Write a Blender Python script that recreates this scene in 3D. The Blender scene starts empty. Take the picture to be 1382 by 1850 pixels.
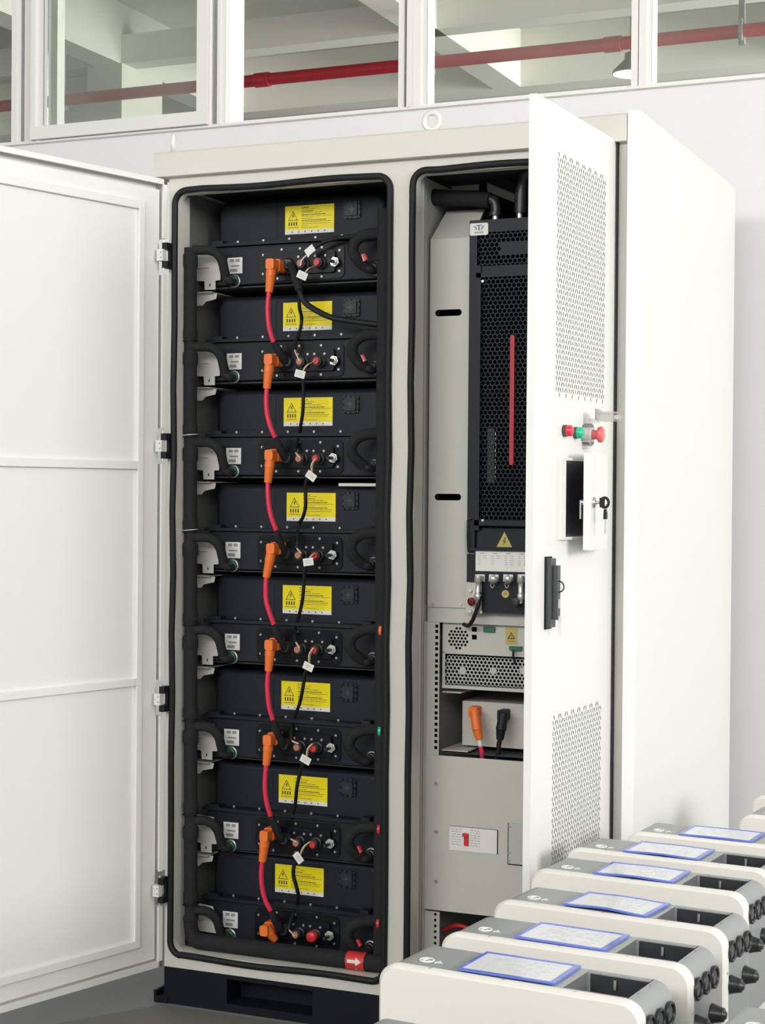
import bpy, math, random
from mathutils import Vector, Matrix
random.seed(7)
SC = bpy.context.scene
COL = SC.collection
# ------------------------------------------------------------------ camera
CAM_LOC = Vector((2.3573, -3.9653, 1.4301)); FPX = 3055.6
YAW, PITCH, ROLL = 0.4098, -0.0106, -0.0079
_F = Vector((-math.sin(YAW), math.cos(YAW), 0)); _R = Vector((math.cos(YAW), math.sin(YAW), 0)); _U = Vector((0, 0, 1))
_F2 = _F*math.cos(PITCH) + _U*math.sin(PITCH); _U2 = _U*math.cos(PITCH) - _F*math.sin(PITCH)
_R3 = _R*math.cos(ROLL) - _U2*math.sin(ROLL); _U3 = _R*math.sin(ROLL) + _U2*math.cos(ROLL)
cam = bpy.data.cameras.new('camera'); camo = bpy.data.objects.new('camera', cam); COL.objects.link(camo)
cam.sensor_fit = 'HORIZONTAL'; cam.sensor_width = 36; cam.lens = FPX*36/1382; cam.clip_end = 200
M3 = Matrix((_R3, _U3, -_F2)).transposed()
camo.matrix_world = Matrix.Translation(CAM_LOC) @ M3.to_4x4()
SC.camera = camo
def ray(px, py): return _F2 + _R3*((px-691)/FPX) - _U3*((py-925)/FPX)
def at(px, py, y):                       # measured point on the real plane y = const
    d = ray(px, py); return CAM_LOC + d*((y-CAM_LOC.y)/d.y)
# ------------------------------------------------------------------ world, light, exposure
SC.view_settings.view_transform = 'Standard'; SC.view_settings.look = 'None'
SC.view_settings.gamma = 1; SC.view_settings.use_curve_mapping = False
SC.view_settings.exposure = 0.22
w = bpy.data.worlds.new('world'); SC.world = w; w.use_nodes = True
w.node_tree.nodes['Background'].inputs[0].default_value = (0.93, 0.97, 1.0, 1)
w.node_tree.nodes['Background'].inputs[1].default_value = 0.42
def area(name, loc, target, sx, sy, power, color=(1, 1, 1)):
    l = bpy.data.lights.new(name, 'AREA'); l.shape = 'RECTANGLE'; l.size = sx; l.size_y = sy; l.energy = power; l.color = color
    o = bpy.data.objects.new(name, l); COL.objects.link(o); o.location = loc
    o.rotation_euler = (Vector(target)-Vector(loc)).to_track_quat('-Z', 'Y').to_euler()
area('window_daylight', (12.5, -4.6, 3.9), (1.0, -0.3, 1.2), 5.0, 2.8, 760, (1.0, 0.99, 0.96))
area('rear_window_daylight', (0.6, -7.5, 3.8), (0.7, 0.3, 1.8), 8.0, 1.4, 285, (1.0, 0.99, 0.96))
area('hall_daylight', (9.5, 8.5, 3.0), (-2.5, 9.0, 5.0), 6.0, 3.0, 2300, (1.0, 0.99, 0.95))
# ------------------------------------------------------------------ materials
MATS = {}
def mat(name, col, rough=0.5, metal=0.0, noise=0.0, nscale=40, bump=0.0, bscale=300, emit=None, spec=0.5, trans=0.0, coat=0.0):
    m = bpy.data.materials.new(name); m.use_nodes = True; nt = m.node_tree; b = nt.nodes['Principled BSDF']
    c = (*col, 1)
    b.inputs['Base Color'].default_value = c; b.inputs['Roughness'].default_value = rough; b.inputs['Metallic'].default_value = metal
    b.inputs['Specular IOR Level'].default_value = spec; b.inputs['Coat Weight'].default_value = coat
    tc = nt.nodes.new('ShaderNodeTexCoord')
    if noise:
        n = nt.nodes.new('ShaderNodeTexNoise'); n.inputs['Scale'].default_value = nscale; n.inputs['Detail'].default_value = 4
        r = nt.nodes.new('ShaderNodeMix'); r.data_type = 'RGBA'
        r.inputs[6].default_value = tuple(max(0, x*(1-noise)) for x in col)+(1,); r.inputs[7].default_value = tuple(min(1, x*(1+noise)) for x in col)+(1,)
        nt.links.new(tc.outputs['Object'], n.inputs['Vector']); nt.links.new(n.outputs['Fac'], r.inputs[0]); nt.links.new(r.outputs[2], b.inputs['Base Color'])
    if bump:
        n2 = nt.nodes.new('ShaderNodeTexNoise'); n2.inputs['Scale'].default_value = bscale; n2.inputs['Detail'].default_value = 2
        bp = nt.nodes.new('ShaderNodeBump'); bp.inputs['Strength'].default_value = bump; bp.inputs['Distance'].default_value = 0.002
        nt.links.new(tc.outputs['Object'], n2.inputs['Vector']); nt.links.new(n2.outputs['Fac'], bp.inputs['Height']); nt.links.new(bp.outputs['Normal'], b.inputs['Normal'])
    if emit: b.inputs['Emission Color'].default_value = (*emit[0], 1); b.inputs['Emission Strength'].default_value = emit[1]
    if trans: b.inputs['Transmission Weight'].default_value = trans; b.inputs['IOR'].default_value = 1.3
    MATS[name] = m; return m
mat('white_paint', (0.80, 0.79, 0.755), 0.42, bump=0.12, bscale=500)
mat('door_paint', (0.84, 0.84, 0.82), 0.38, bump=0.10, bscale=500)
mat('cab_front', (0.64, 0.625, 0.575), 0.45, bump=0.12, bscale=500)
mat('inner_paint', (0.50, 0.50, 0.47), 0.55, noise=0.06)
mat('wall_inner', (0.16, 0.16, 0.155), 0.6)  # grey sheet metal, darkened in colour for the shade inside the compartment
mat('rack_paint', (0.56, 0.55, 0.50), 0.5, noise=0.05, nscale=12)
mat('shell_dark', (0.05, 0.053, 0.058), 0.7)  # dark tone carries the shade deep inside the compartments
mat('hole', (0.004, 0.005, 0.006), 1.0, spec=0.0)
mat('strip_red', (0.45, 0.014, 0.035), 0.45)
mat('recess_shade', (0.15, 0.16, 0.165), 0.5)  # mid grey stands in for shade on the left wall of the recess
mat('slot', (0.13, 0.13, 0.13), 0.6)
mat('rubber', (0.009, 0.011, 0.012), 0.55, spec=0.3)
mat('foam', (0.019, 0.0195, 0.022), 0.85, spec=0.25, noise=0.3, nscale=60, bump=0.5, bscale=120)
mat('pack_black', (0.008, 0.0115, 0.019), 0.5, spec=0.3, bump=0.25, bscale=700)
mat('valve_grey', (0.014, 0.018, 0.028), 0.45, spec=0.4)
mat('panel_black', (0.005, 0.007, 0.010), 0.33, spec=0.22)
mat('base_black', (0.005, 0.006, 0.013), 0.55, spec=0.25)
mat('ac_black', (0.009, 0.012, 0.019), 0.5, spec=0.3)
mat('steel', (0.62, 0.62, 0.60), 0.3, metal=1.0)
mat('bolt_dark', (0.42, 0.40, 0.42), 0.4, metal=0.8)
mat('zinc', (0.70, 0.70, 0.68), 0.35, metal=0.8)
mat('orange', (0.86, 0.185, 0.03), 0.45)
mat('red_cable', (0.74, 0.025, 0.085), 0.45)
mat('red', (0.62, 0.03, 0.035), 0.4)
mat('dark_red', (0.16, 0.012, 0.018), 0.4)
mat('red_pale', (0.75, 0.12, 0.13), 0.35, coat=0.5)
mat('green', (0.0, 0.52, 0.30), 0.3, coat=0.5)
mat('lamp_red', (0.75, 0.02, 0.06), 0.3, coat=0.5)
mat('yellow', (0.92, 0.76, 0.0), 0.45)
mat('dull_yellow', (0.50, 0.42, 0.12), 0.5)
mat('label_white', (0.80, 0.79, 0.76), 0.5)
mat('print', (0.10, 0.09, 0.05), 0.6)
mat('print_grey', (0.30, 0.30, 0.30), 0.6)
mat('print_blue', (0.07, 0.07, 0.22), 0.5)
mat('box_white', (0.80, 0.775, 0.73), 0.4)
mat('box_grey', (0.35, 0.365, 0.365), 0.42, metal=0.15, noise=0.05, nscale=30)
mat('box_inside', (0.025, 0.03, 0.034), 0.5)
mat('gland', (0.022, 0.024, 0.028), 0.35)
mat('gland_inner', (0.09, 0.095, 0.10), 0.3)  # grey put into the colour for reflections inside the ring glands
mat('blue_plastic', (0.10, 0.17, 0.66), 0.3, coat=0.6)
mat('paper', (0.82, 0.83, 0.86), 0.35, coat=0.3)
mat('wall_paint', (0.83, 0.825, 0.835), 0.7, noise=0.02, nscale=6, bump=0.05)
mat('window_frame', (0.84, 0.825, 0.815), 0.45)
mat('concrete_paint', (0.60, 0.60, 0.55), 0.8, noise=0.05, nscale=3, bump=0.1, bscale=20)
mat('beam_paint', (0.72, 0.71, 0.65), 0.8, noise=0.04, nscale=3)
mat('floor_grey', (0.21, 0.22, 0.215), 0.55, noise=0.14, nscale=120)
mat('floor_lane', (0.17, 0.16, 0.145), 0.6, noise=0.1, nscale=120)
mat('pipe_red', (0.36, 0.012, 0.022), 0.5, noise=0.2, nscale=30)
mat('lamp_grey', (0.18, 0.19, 0.18), 0.5)
mat('lamp_glow', (0.7, 0.85, 0.8), 0.3, emit=((0.75, 0.98, 0.92), 1.6))
mat('screen', (0.008, 0.011, 0.018), 0.12)
mat('dark_grey', (0.06, 0.065, 0.07), 0.4)
mat('copper_wire', (0.42, 0.17, 0.10), 0.5)
mat('pcb_green', (0.02, 0.14, 0.09), 0.4)
def glass(name, haze, tint=(0.85, 0.9, 0.88), hcol=(0.75, 0.78, 0.74)):
    m = bpy.data.materials.new(name); m.use_nodes = True; nt = m.node_tree; nt.nodes.clear()
    o = nt.nodes.new('ShaderNodeOutputMaterial'); t = nt.nodes.new('ShaderNodeBsdfTransparent'); t.inputs[0].default_value = (*tint, 1)
    g = nt.nodes.new('ShaderNodeBsdfGlossy'); g.inputs['Roughness'].default_value = 0.02
    d = nt.nodes.new('ShaderNodeBsdfDiffuse'); d.inputs[0].default_value = (*hcol, 1)
    f = nt.nodes.new('ShaderNodeFresnel'); f.inputs[0].default_value = 1.45
    n = nt.nodes.new('ShaderNodeTexNoise'); n.inputs['Scale'].default_value = 3.0; n.inputs['Detail'].default_value = 5
    tc = nt.nodes.new('ShaderNodeTexCoord'); mp = nt.nodes.new('ShaderNodeMapRange'); mp.inputs[1].default_value = 0.35; mp.inputs[2].default_value = 0.7
    mp.inputs[3].default_value = haze*0.7; mp.inputs[4].default_value = haze*1.4
    m1 = nt.nodes.new('ShaderNodeMixShader'); m2 = nt.nodes.new('ShaderNodeMixShader'); L = nt.links.new
    L(tc.outputs['Object'], n.inputs['Vector']); L(n.outputs['Fac'], mp.inputs[0]); L(mp.outputs[0], m1.inputs[0]); L(t.outputs[0], m1.inputs[1]); L(d.outputs[0], m1.inputs[2])
    L(f.outputs[0], m2.inputs[0]); L(m1.outputs[0], m2.inputs[1]); L(g.outputs[0], m2.inputs[2]); L(m2.outputs[0], o.inputs[0])
    MATS[name] = m
glass('pane_glass', 0.07, (0.93, 0.95, 0.93)); glass('clear_plastic', 0.22, (0.93, 0.93, 0.92), (0.85, 0.85, 0.84))
# ------------------------------------------------------------------ mesh builder
class MB:
    def __init__(s, xf=None): s.v = []; s.f = []; s.fm = []; s.sm = []; s.mats = []; s.cur = 0; s.smooth = False; s.xf = xf
    def m(s, name):
        if name not in s.mats: s.mats.append(name)
        s.cur = s.mats.index(name); return s
    def add(s, vs, fs, smooth=None):
        b = len(s.v); s.v += [tuple(x) for x in vs]
        for f in fs: s.f.append([b+i for i in f]); s.fm.append(s.cur); s.sm.append(s.smooth if smooth is None else smooth)
        return s
    def box(s, x0, x1, y0, y1, z0, z1):
        vs = [(x, y, z) for x in (x0, x1) for y in (y0, y1) for z in (z0, z1)]
        return s.add(vs, [(0, 1, 3, 2), (4, 6, 7, 5), (0, 4, 5, 1), (2, 3, 7, 6), (0, 2, 6, 4), (1, 5, 7, 3)], False)
    def cbox(s, x0, x1, y0, y1, z0, z1, c=0.003):      # bevelled on the front (-y) rim
        a = [(x0, y1, z0), (x1, y1, z0), (x1, y1, z1), (x0, y1, z1)]; b = [(x0, y0+c, z0), (x1, y0+c, z0), (x1, y0+c, z1), (x0, y0+c, z1)]
        d = [(x0+c, y0, z0+c), (x1-c, y0, z0+c), (x1-c, y0, z1-c), (x0+c, y0, z1-c)]
        fs = [(3, 2, 1, 0), (8, 9, 10, 11)]
        for i in range(4):
            j = (i+1) % 4; fs += [(i, j, 4+j, 4+i), (4+i, 4+j, 8+j, 8+i)]
        return s.add(a+b+d, fs, False)
    def prism(s, poly, ax, lo, hi, smooth=False):       # poly in the two other axes (cyclic order kept x<y<z)
        def P(a, b, t):
            return (t, a, b) if ax == 'x' else ((a, t, b) if ax == 'y' else (a, b, t))
        n = len(poly); vs = [P(a, b, lo) for a, b in poly]+[P(a, b, hi) for a, b in poly]
        s.add(vs, [tuple(range(n)), tuple(range(2*n-1, n-1, -1))], False)
        s.add(vs, [(i, (i+1) % n, n+(i+1) % n, n+i) for i in range(n)], smooth); return s
    def cyl(s, p0, p1, r0, r1=None, seg=16, cap=True):
        r1 = r0 if r1 is None else r1; p0 = Vector(p0); p1 = Vector(p1); d = (p1-p0).normalized()
        a = d.orthogonal().normalized(); b = d.cross(a); vs = []
        for p, r in ((p0, r0), (p1, r1)):
            for i in range(seg):
                t = 2*math.pi*i/seg; vs.append(p+a*(r*math.cos(t))+b*(r*math.sin(t)))
        s.add(vs, [(i, (i+1) % seg, seg+(i+1) % seg, seg+i) for i in range(seg)], True)
        if cap: s.add(vs, [tuple(range(seg-1, -1, -1)), tuple(range(seg, 2*seg))], False)
        return s
    def lathe(s, p0, d, prof, seg=24):                  # prof: (distance along d, radius)
        p0 = Vector(p0); d = Vector(d).normalized(); a = d.orthogonal().normalized(); b = d.cross(a); vs = []
        for t, r in prof:
            for i in range(seg):
                q = 2*math.pi*i/seg; vs.append(p0+d*t+a*(r*math.cos(q))+b*(r*math.sin(q)))
        fs = [(k*seg+i, k*seg+(i+1) % seg, (k+1)*seg+(i+1) % seg, (k+1)*seg+i) for k in range(len(prof)-1) for i in range(seg)]
        s.add(vs, fs, True); return s.add(vs, [tuple(range(seg-1, -1, -1)), tuple((len(prof)-1)*seg+i for i in range(seg))], False)
    def tube(s, pts, r, seg=12, n=8, closed=False, smooth_path=True):
        pts = [Vector(p) for p in pts]
        if smooth_path: pts = spline(pts, n, closed)
        N = len(pts); rs = r if isinstance(r, (list, tuple)) else [r]*N
        if len(rs) != N: rs = [interp(rs, i/(N-1)) for i in range(N)]
        vs = []; up = None
        for i in range(N):
            a = pts[i-1] if (i > 0 or closed) else pts[i]; b = pts[(i+1) % N] if (i < N-1 or closed) else pts[i]
            t = (b-a).normalized()
            if up is None: up = t.orthogonal().normalized()
            u = (up-t*up.dot(t)).normalized(); up = u; v = t.cross(u)
            for k in range(seg):
                q = 2*math.pi*k/seg; vs.append(pts[i]+u*(rs[i]*math.cos(q))+v*(rs[i]*math.sin(q)))
        M = N if closed else N-1
        s.add(vs, [(i*seg+k, i*seg+(k+1) % seg, ((i+1) % N)*seg+(k+1) % seg, ((i+1) % N)*seg+k) for i in range(M) for k in range(seg)], True)
        if not closed: s.add(vs, [tuple(range(seg-1, -1, -1)), tuple((N-1)*seg+k for k in range(seg))], False)
        return s
    def build(s, name, parent=None, root=None, bevel=0):
        me = bpy.data.meshes.new(name); vs = [Vector(p) for p in s.v]
        if s.xf: vs = [s.xf @ p for p in vs]
        if parent is not None:
            o = parent; off = Vector((0, 0, 0))
            while o is not None: off += o.location; o = o.parent
            vs = [p-off for p in vs]
        me.from_pydata([tuple(p) for p in vs], [], s.f)
        for mn in s.mats: me.materials.append(MATS[mn])
        for i, p in enumerate(me.polygons): p.material_index = s.fm[i]; p.use_smooth = s.sm[i]
        me.update()
        import bmesh
        bm = bmesh.new(); bm.from_mesh(me); bmesh.ops.recalc_face_normals(bm, faces=bm.faces); bm.to_mesh(me); bm.free()
        ob = bpy.data.objects.new(name, me); COL.objects.link(ob)
        if parent is not None: ob.parent = parent
        if bevel:
            b = ob.modifiers.new('bevel', 'BEVEL'); b.width = bevel; b.segments = 3; b.limit_method = 'ANGLE'; b.angle_limit = 0.7
            b.harden_normals = False
        return ob
def interp(l, t):
    x = t*(len(l)-1); i = min(int(x), len(l)-2); return l[i]+(l[i+1]-l[i])*(x-i)
def spline(p, n, closed=False):
    out = []; N = len(p)
    if N < 3 and not closed: return p
    for i in range(N if closed else N-1):
        p1 = p[i]; p2 = p[(i+1) % N]
        p0 = p[i-1] if (i > 0 or closed) else p1*2-p2; p3 = p[(i+2) % N] if (i+2 < N or closed) else p2*2-p1
        for k in range(n):
            t = k/n; out.append(0.5*((2*p1)+(p2-p0)*t+(2*p0-5*p1+4*p2-p3)*t*t+(3*p1-p0-3*p2+p3)*t**3))
    if not closed: out.append(p[-1])
    return out
def rrect(a0, a1, b0, b1, r, n=6):
    o = []
    for cx, cy, q in ((a1-r, b1-r, 0), (a0+r, b1-r, 1), (a0+r, b0+r, 2), (a1-r, b0+r, 3)):
        for k in range(n+1):
            t = math.pi/2*(q+k/n); o.append((cx+r*math.cos(t), cy+r*math.sin(t)))
    return o
def tag(o, label=None, cat=None, group=None, kind=None):
    if label: o['label'] = label
    if cat: o['category'] = cat
    if group: o['group'] = group
    if kind: o['kind'] = kind
    return o
def thing(name, label, cat, loc=(0, 0, 0), group=None, rz=0):
    o = bpy.data.objects.new(name, None); o.empty_display_size = 0.05; COL.objects.link(o); o.location = loc; o.rotation_euler = (0, 0, rz)
    return tag(o, label, cat, group)
def copy_tree(o, parent=None):
    c = o.copy(); COL.objects.link(c); c.parent = parent
    for ch in [x for x in KIDS.get(o.name, [])]: copy_tree(ch, c)
    return c
KIDS = {}
def index_kids():
    KIDS.clear()
    for o in COL.objects:
        if o.parent: KIDS.setdefault(o.parent.name, []).append(o)
def struct(mb, name, parent=None, bevel=0):
    o = mb.build(name, parent, bevel=bevel)
    if parent is None: o['kind'] = 'structure'
    return o
FZ = 0.045                                                # floor level
# ================================================================== SETTING
b = MB().m('floor_grey'); b.box(-22, 16, -9, 24, FZ-0.2, FZ); struct(b, 'floor')
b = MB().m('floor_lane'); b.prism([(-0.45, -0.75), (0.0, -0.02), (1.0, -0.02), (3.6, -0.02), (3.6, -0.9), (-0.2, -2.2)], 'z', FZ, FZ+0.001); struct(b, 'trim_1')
b = MB().m('concrete_paint'); b.box(-22, 16, -9, 24, 5.5, 5.7); struct(b, 'ceiling')
WY = 1.4; SILL = 2.745
b = MB().m('wall_paint'); b.box(-9, 14, WY, WY+0.15, FZ, SILL); b.box(-9, 14, WY, WY+0.15, 4.1, 5.5); struct(b, 'wall_back')
b = MB().m('wall_paint'); b.box(-9.2, -9.0, -9, WY, FZ, 5.5); struct(b, 'wall_left')
b = MB().m('wall_paint'); b.box(14.0, 14.2, -9, WY, FZ, 5.5); struct(b, 'wall_right')
b = MB().m('wall_paint'); b.box(-9.2, 14.2, -9.2, -9.0, FZ, 5.5); struct(b, 'wall_rear')
b = MB().m('window_frame'); b.box(-8, 9, WY-0.006, WY+0.15, SILL, SILL+0.014); b.box(-8, 9, WY-0.014, WY, SILL+0.002, SILL+0.010); struct(b, 'trim_2')
def vpost(b, x0, x1, y0=WY-0.012, y1=WY+0.10, z0=SILL+0.01, z1=4.1):
    b.box(x0, x1, y0, y1, z0, z1)
def window(n, x0, x1, glassy=True, extra=None):
    f = MB().m('window_frame')
    if extra == 'sash':
        vpost(f, x0, x0+0.036, WY-0.012); vpost(f, x0+0.040, x0+0.058, WY-0.03, z0=SILL+0.06); vpost(f, x0+0.058, x0+0.072, WY-0.018); vpost(f, x0+0.074, x0+0.104, WY+0.01)
        f.box(x0+0.038, x1-0.0115, WY-0.031, WY+0.021, SILL+0.012, SILL+0.06)
        vpost(f, x1-0.053, x1-0.012, WY-0.03, WY+0.02, z0=SILL+0.06); vpost(f, x1-0.011, x1, WY-0.012)
        g = (x0+0.10, x1-0.052, SILL+0.059, WY-0.004)
        o = tag(f.build('window_%d' % n), kind='structure')
        MB().m('pane_glass').box(g[0], g[1], g[3]-0.003, g[3]+0.003, g[2], 4.1).build('pane', o)
        p = MB().m('pane_glass'); p.box(x0+0.10, x1-0.052, WY+0.045, WY+0.051, g[2], 4.1); p.build('pane', o)
        s_ = MB().m('window_frame'); vpost(s_, -1.07, -1.03, WY+0.03, WY+0.07); 
        return o
    vpost(f, x0-0.022, x0, WY-0.012); vpost(f, x1, x1+0.022, WY-0.012)
    vpost(f, x0, x0+0.010, WY-0.002); f.box(x0, x1, WY+0.0, WY+0.08, SILL+0.012, SILL+0.018)
    f.box(x0-0.02, x1+0.02, WY-0.012, WY+0.1, 4.05, 4.1)
    o = tag(f.build('window_%d' % n), kind='structure')
    if glassy: MB().m('pane_glass').box(x0, x1, WY+0.03, WY+0.036, SILL+0.012, 4.06).build('pane', o)
    return o
window(1, -1.462, -0.652, extra='sash')
window(2, -0.592, 0.078, glassy=False)
window(3, 0.157, 0.897)
window(4, 0.944, 1.62)
window(5, 1.70, 2.4)
window(6, -2.35, -1.522)
b = MB().m('window_frame'); vpost(b, -0.628, -0.614, WY-0.016); vpost(b, 0.112, 0.126, WY-0.02); vpost(b, 0.126, 0.137, WY-0.008); vpost(b, -1.502, -1.484, WY-0.004)
struct(b, 'trim_3')
# hall behind: concrete beams, column
b = MB().m('beam_paint')
b.box(-22, 15, 8.12, 8.33, 5.0, 5.24); b.box(-22, 15, 10.1, 10.35, 5.0, 5.5); struct(b, 'trim_4')
b = MB().m('beam_paint')
for x in (-10.95, -8.13, -5.3, -2.47, 0.36, 3.2): b.box(x-0.25, x, 1.8, 10.1, 5.0, 5.5)
struct(b, 'trim_5')
b = MB().m('beam_paint'); b.box(-5.62, -5.28, 8.1, 8.75, FZ, 5.0); b.box(0.08, 0.42, 8.1, 8.75, FZ, 5.0) if False else None; struct(b, 'trim_6')
b = MB().m('beam_paint'); b.box(-22, 15, 13.3, 13.6, 4.9, 5.5); struct(b, 'trim_7')
fp = thing('fire_pipe', 'long red fire pipe hung under the ceiling beams behind the windows', 'pipe', (0, 7.6, 4.6))
PZ = 4.603
b = MB().m('pipe_red'); b.cyl((-12, 7.6, PZ), (6, 7.6, PZ+0.0), 0.046, seg=20)
for x in (-6.3, -3.7, -0.93, 1.6): b.cyl((x-0.06, 7.6, PZ), (x+0.06, 7.6, PZ), 0.055, seg=20)
b.build('pipe', fp)
for px in (778, 1340, 113):
    q = at(px, 100, 7.6); h = MB().m('lamp_grey'); h.box(q.x-0.02, q.x+0.02, 7.58, 7.62, PZ-0.09, 5.5); h.box(q.x-0.012, q.x+0.012, 7.53, 7.67, PZ-0.075, PZ+0.075); h.build('hanger', fp)
q = at(1139, 133, 9.0)
pl = thing('pendant_lamp', 'lit round factory pendant lamp with grey shade hanging behind the right window', 'lamp', tuple(q))
b = MB().m('lamp_grey'); b.lathe((q.x, q.y, q.z), (0, 0, 1), [(0, .145), (0.02, .14), (0.07, .09), (0.11, .05), (0.16, .045), (0.17, .02), (0.171, .0)]); b.build('lamp_shade', pl)
b = MB().m('lamp_glow'); b.lathe((q.x, q.y, q.z-0.004), (0, 0, -1), [(0, .138), (0.008, .12), (0.012, .05), (.013, .001)]); b.build('lens', pl)
b = MB().m('lamp_grey'); b.cyl((q.x, q.y, q.z+0.16), (q.x, q.y, 5.5), 0.006, seg=8); b.build('cord', pl)
# ================================================================== CABINET
cab = thing('battery_cabinet', 'tall off-white steel energy cabinet with both front doors open', 'cabinet', (0.64, 0.58, FZ))
X0, X1, Y1, ZB, ZT = 0.0, 1.27, 1.16, 0.145, 2.28
OL = (0.028, 0.643, 0.188, 2.234)        # left opening x0 x1 z0 z1
OR = (0.721, 1.221, 0.188, 2.240)
def frame_with_holes(b, y0, y1):
    b.box(X0, OL[0], y0, y1, ZB, ZT); b.box(OL[1], OR[0], y0, y1, ZB, ZT); b.box(OR[1], X1, y0, y1, ZB, ZT)
    for o in (OL, OR):
        b.box(o[0], o[1], y0, y1, ZB, o[2]); b.box(o[0], o[1], y0, y1, o[3], ZT)
        r = 0.028
        for cx, cz, sx, sz in ((o[0], o[2], 1, 1), (o[1], o[2], -1, 1), (o[0], o[3], 1, -1), (o[1], o[3], -1, -1)):
            poly = [(cx, cz)]+[(cx+sx*(r-r*math.sin(t*math.pi/12)), cz+sz*(r-r*math.cos(t*math.pi/12))) for t in range(7)]
            b.prism(poly, 'y', y0, y1)
b = MB().m('cab_front'); frame_with_holes(b, 0.0, 0.022); b.build('front_frame', cab)
b = MB().m('cab_front')
for o, dp in ((OL, 0.062), (OR, 0.05)):
    t = 0.0025
    b.box(o[0]-t, o[0], 0.022, dp, o[2], o[3]); b.box(o[1], o[1]+t, 0.022, dp, o[2], o[3]); b.box(o[0], o[1], 0.022, dp, o[2]-t, o[2]); b.box(o[0], o[1], 0.022, 0.034, o[3], o[3]+t)
b.build('door_return', cab)
def seal(o, name, wob=0):
    b = MB().m('rubber'); e = 0.008
    pts = [Vector((x, -0.004, z)) for x, z in rrect(o[0]-e, o[1]+e, o[2]-e, o[3]+e, 0.036, 6)]
    out = []
    for i in range(len(pts)):
        a, c = pts[i], pts[(i+1) % len(pts)]
        k = 12 if (c-a).length > 0.1 else 1
        for j in range(k):
            p = a.lerp(c, j/k)
            if wob and k > 1: p.x += 0.002*math.sin(p.z*17); p.z += 0.0025*math.sin(p.x*14+1)
            out.append(p)
    b.tube(out, 0.0088, seg=10, closed=True, smooth_path=False)
    return b.build(name, cab)
seal(OL, 'door_seal', 1); seal(OR, 'door_seal', 1)
b = MB().m('cab_front')
b.box(X0, 0.004, 0.022, Y1, ZB, ZT); b.box(X0, X1, Y1-0.004, Y1, ZB, ZT); b.box(X0, X1, 0.022, Y1, ZB, ZB+0.004); b.build('body_shell', cab)
b = MB().m('wall_inner'); b.box(0.012, 0.015, 0.062, 0.8, 0.188, 2.25); b.build('side_wall', cab)
b = MB().m('shell_dark'); b.box(0.655, 0.70, 0.05, 0.85, 0.17, 2.26); b.box(0.012, 0.66, 0.80, 0.81, 0.17, 2.27); b.box(0.70, 1.24, 0.85, 0.86, 0.17, 2.27)
b.box(0.004, 1.24, 0.03, 0.86, 2.262, 2.27); b.box(1.238, 1.242, 0.03, 0.86, 0.17, 2.27); b.box(0.004, 1.24, 0.022, 0.86, 0.162, 0.17); b.build('inner_shell', cab)
# canopy
b = MB().m('cab_front'); b.prism([(-0.022, 2.279), (-0.022, 2.341), (-0.018, 2.346), (1.165, 2.349), (1.165, 2.279)], 'x', -0.035, 1.2715); b.build('canopy', cab, bevel=0.002)
# right side cover with its folded front edge
b = MB().m('door_paint')
prof = [(1.274, -0.017), (1.299, -0.002), (1.300, 0.003), (1.3002, 0.90), (1.2995, 0.99), (1.297, 1.06), (1.292, 1.13), (1.286, 1.16), (1.272, 1.16), (1.272, -0.014)]
n_ = len(prof); b.prism(prof, 'z', 0.15, 2.353)
b.build('side_cover', cab)
# base
b = MB().m('base_black'); zb0, zb1 = FZ, 0.145
b.box(-0.0, 0.193, 0.0, 0.08, zb0, zb1); b.box(0.193, 0.447, 0.0, 0.08, 0.133, zb1); b.box(0.193, 0.447, 0.0, 0.08, zb0, 0.067)
b.box(0.447, 0.82, 0.0, 0.08, zb0, zb1); b.box(0.82, 1.07, 0, 0.08, 0.133, zb1); b.box(0.82, 1.07, 0, 0.08, zb0, 0.067); b.box(1.07, 1.27, 0, 0.08, zb0, zb1)
b.box(0.0, 1.27, 1.08, 1.16, zb0, zb1); b.box(0.06, 0.08, 0.08, 1.08, zb0, zb1); b.box(1.2, 1.22, 0.08, 1.08, zb0, zb1); b.box(0.193, 0.447, 0.078, 0.085, zb0, zb1)
b.build('base', cab)
b = MB().m('base_black'); b.box(-0.03, 0.012, -0.004, 0.05, zb0, 0.062); b.box(-0.03, -0.022, -0.004, 0.05, 0.062, 0.078); b.box(-0.01, 0.012, 0.03, 0.06, 0.062, 0.14); b.build('foot', cab)
# lifting eyes
def eye(x, y, z, ax):
    b = MB().m('white_paint'); pts = [Vector((x, y, z+0.033))+(Vector((math.cos(t), 0, math.sin(t))) if ax else Vector((-0.46*math.cos(t), 0.89*math.cos(t), math.sin(t))))*0.0215 for t in [2*math.pi*k/20 for k in range(20)]]
    b.tube(pts, 0.0065, seg=12, closed=True, smooth_path=False); b.cyl((x, y, z-0.002), (x, y, z+0.012), 0.010, seg=14); return b.build('lifting_eye', cab)
eye(0.742, 0.05, 2.349, 1); o = eye(-0.018, 0.05, 2.349, 0)
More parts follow.
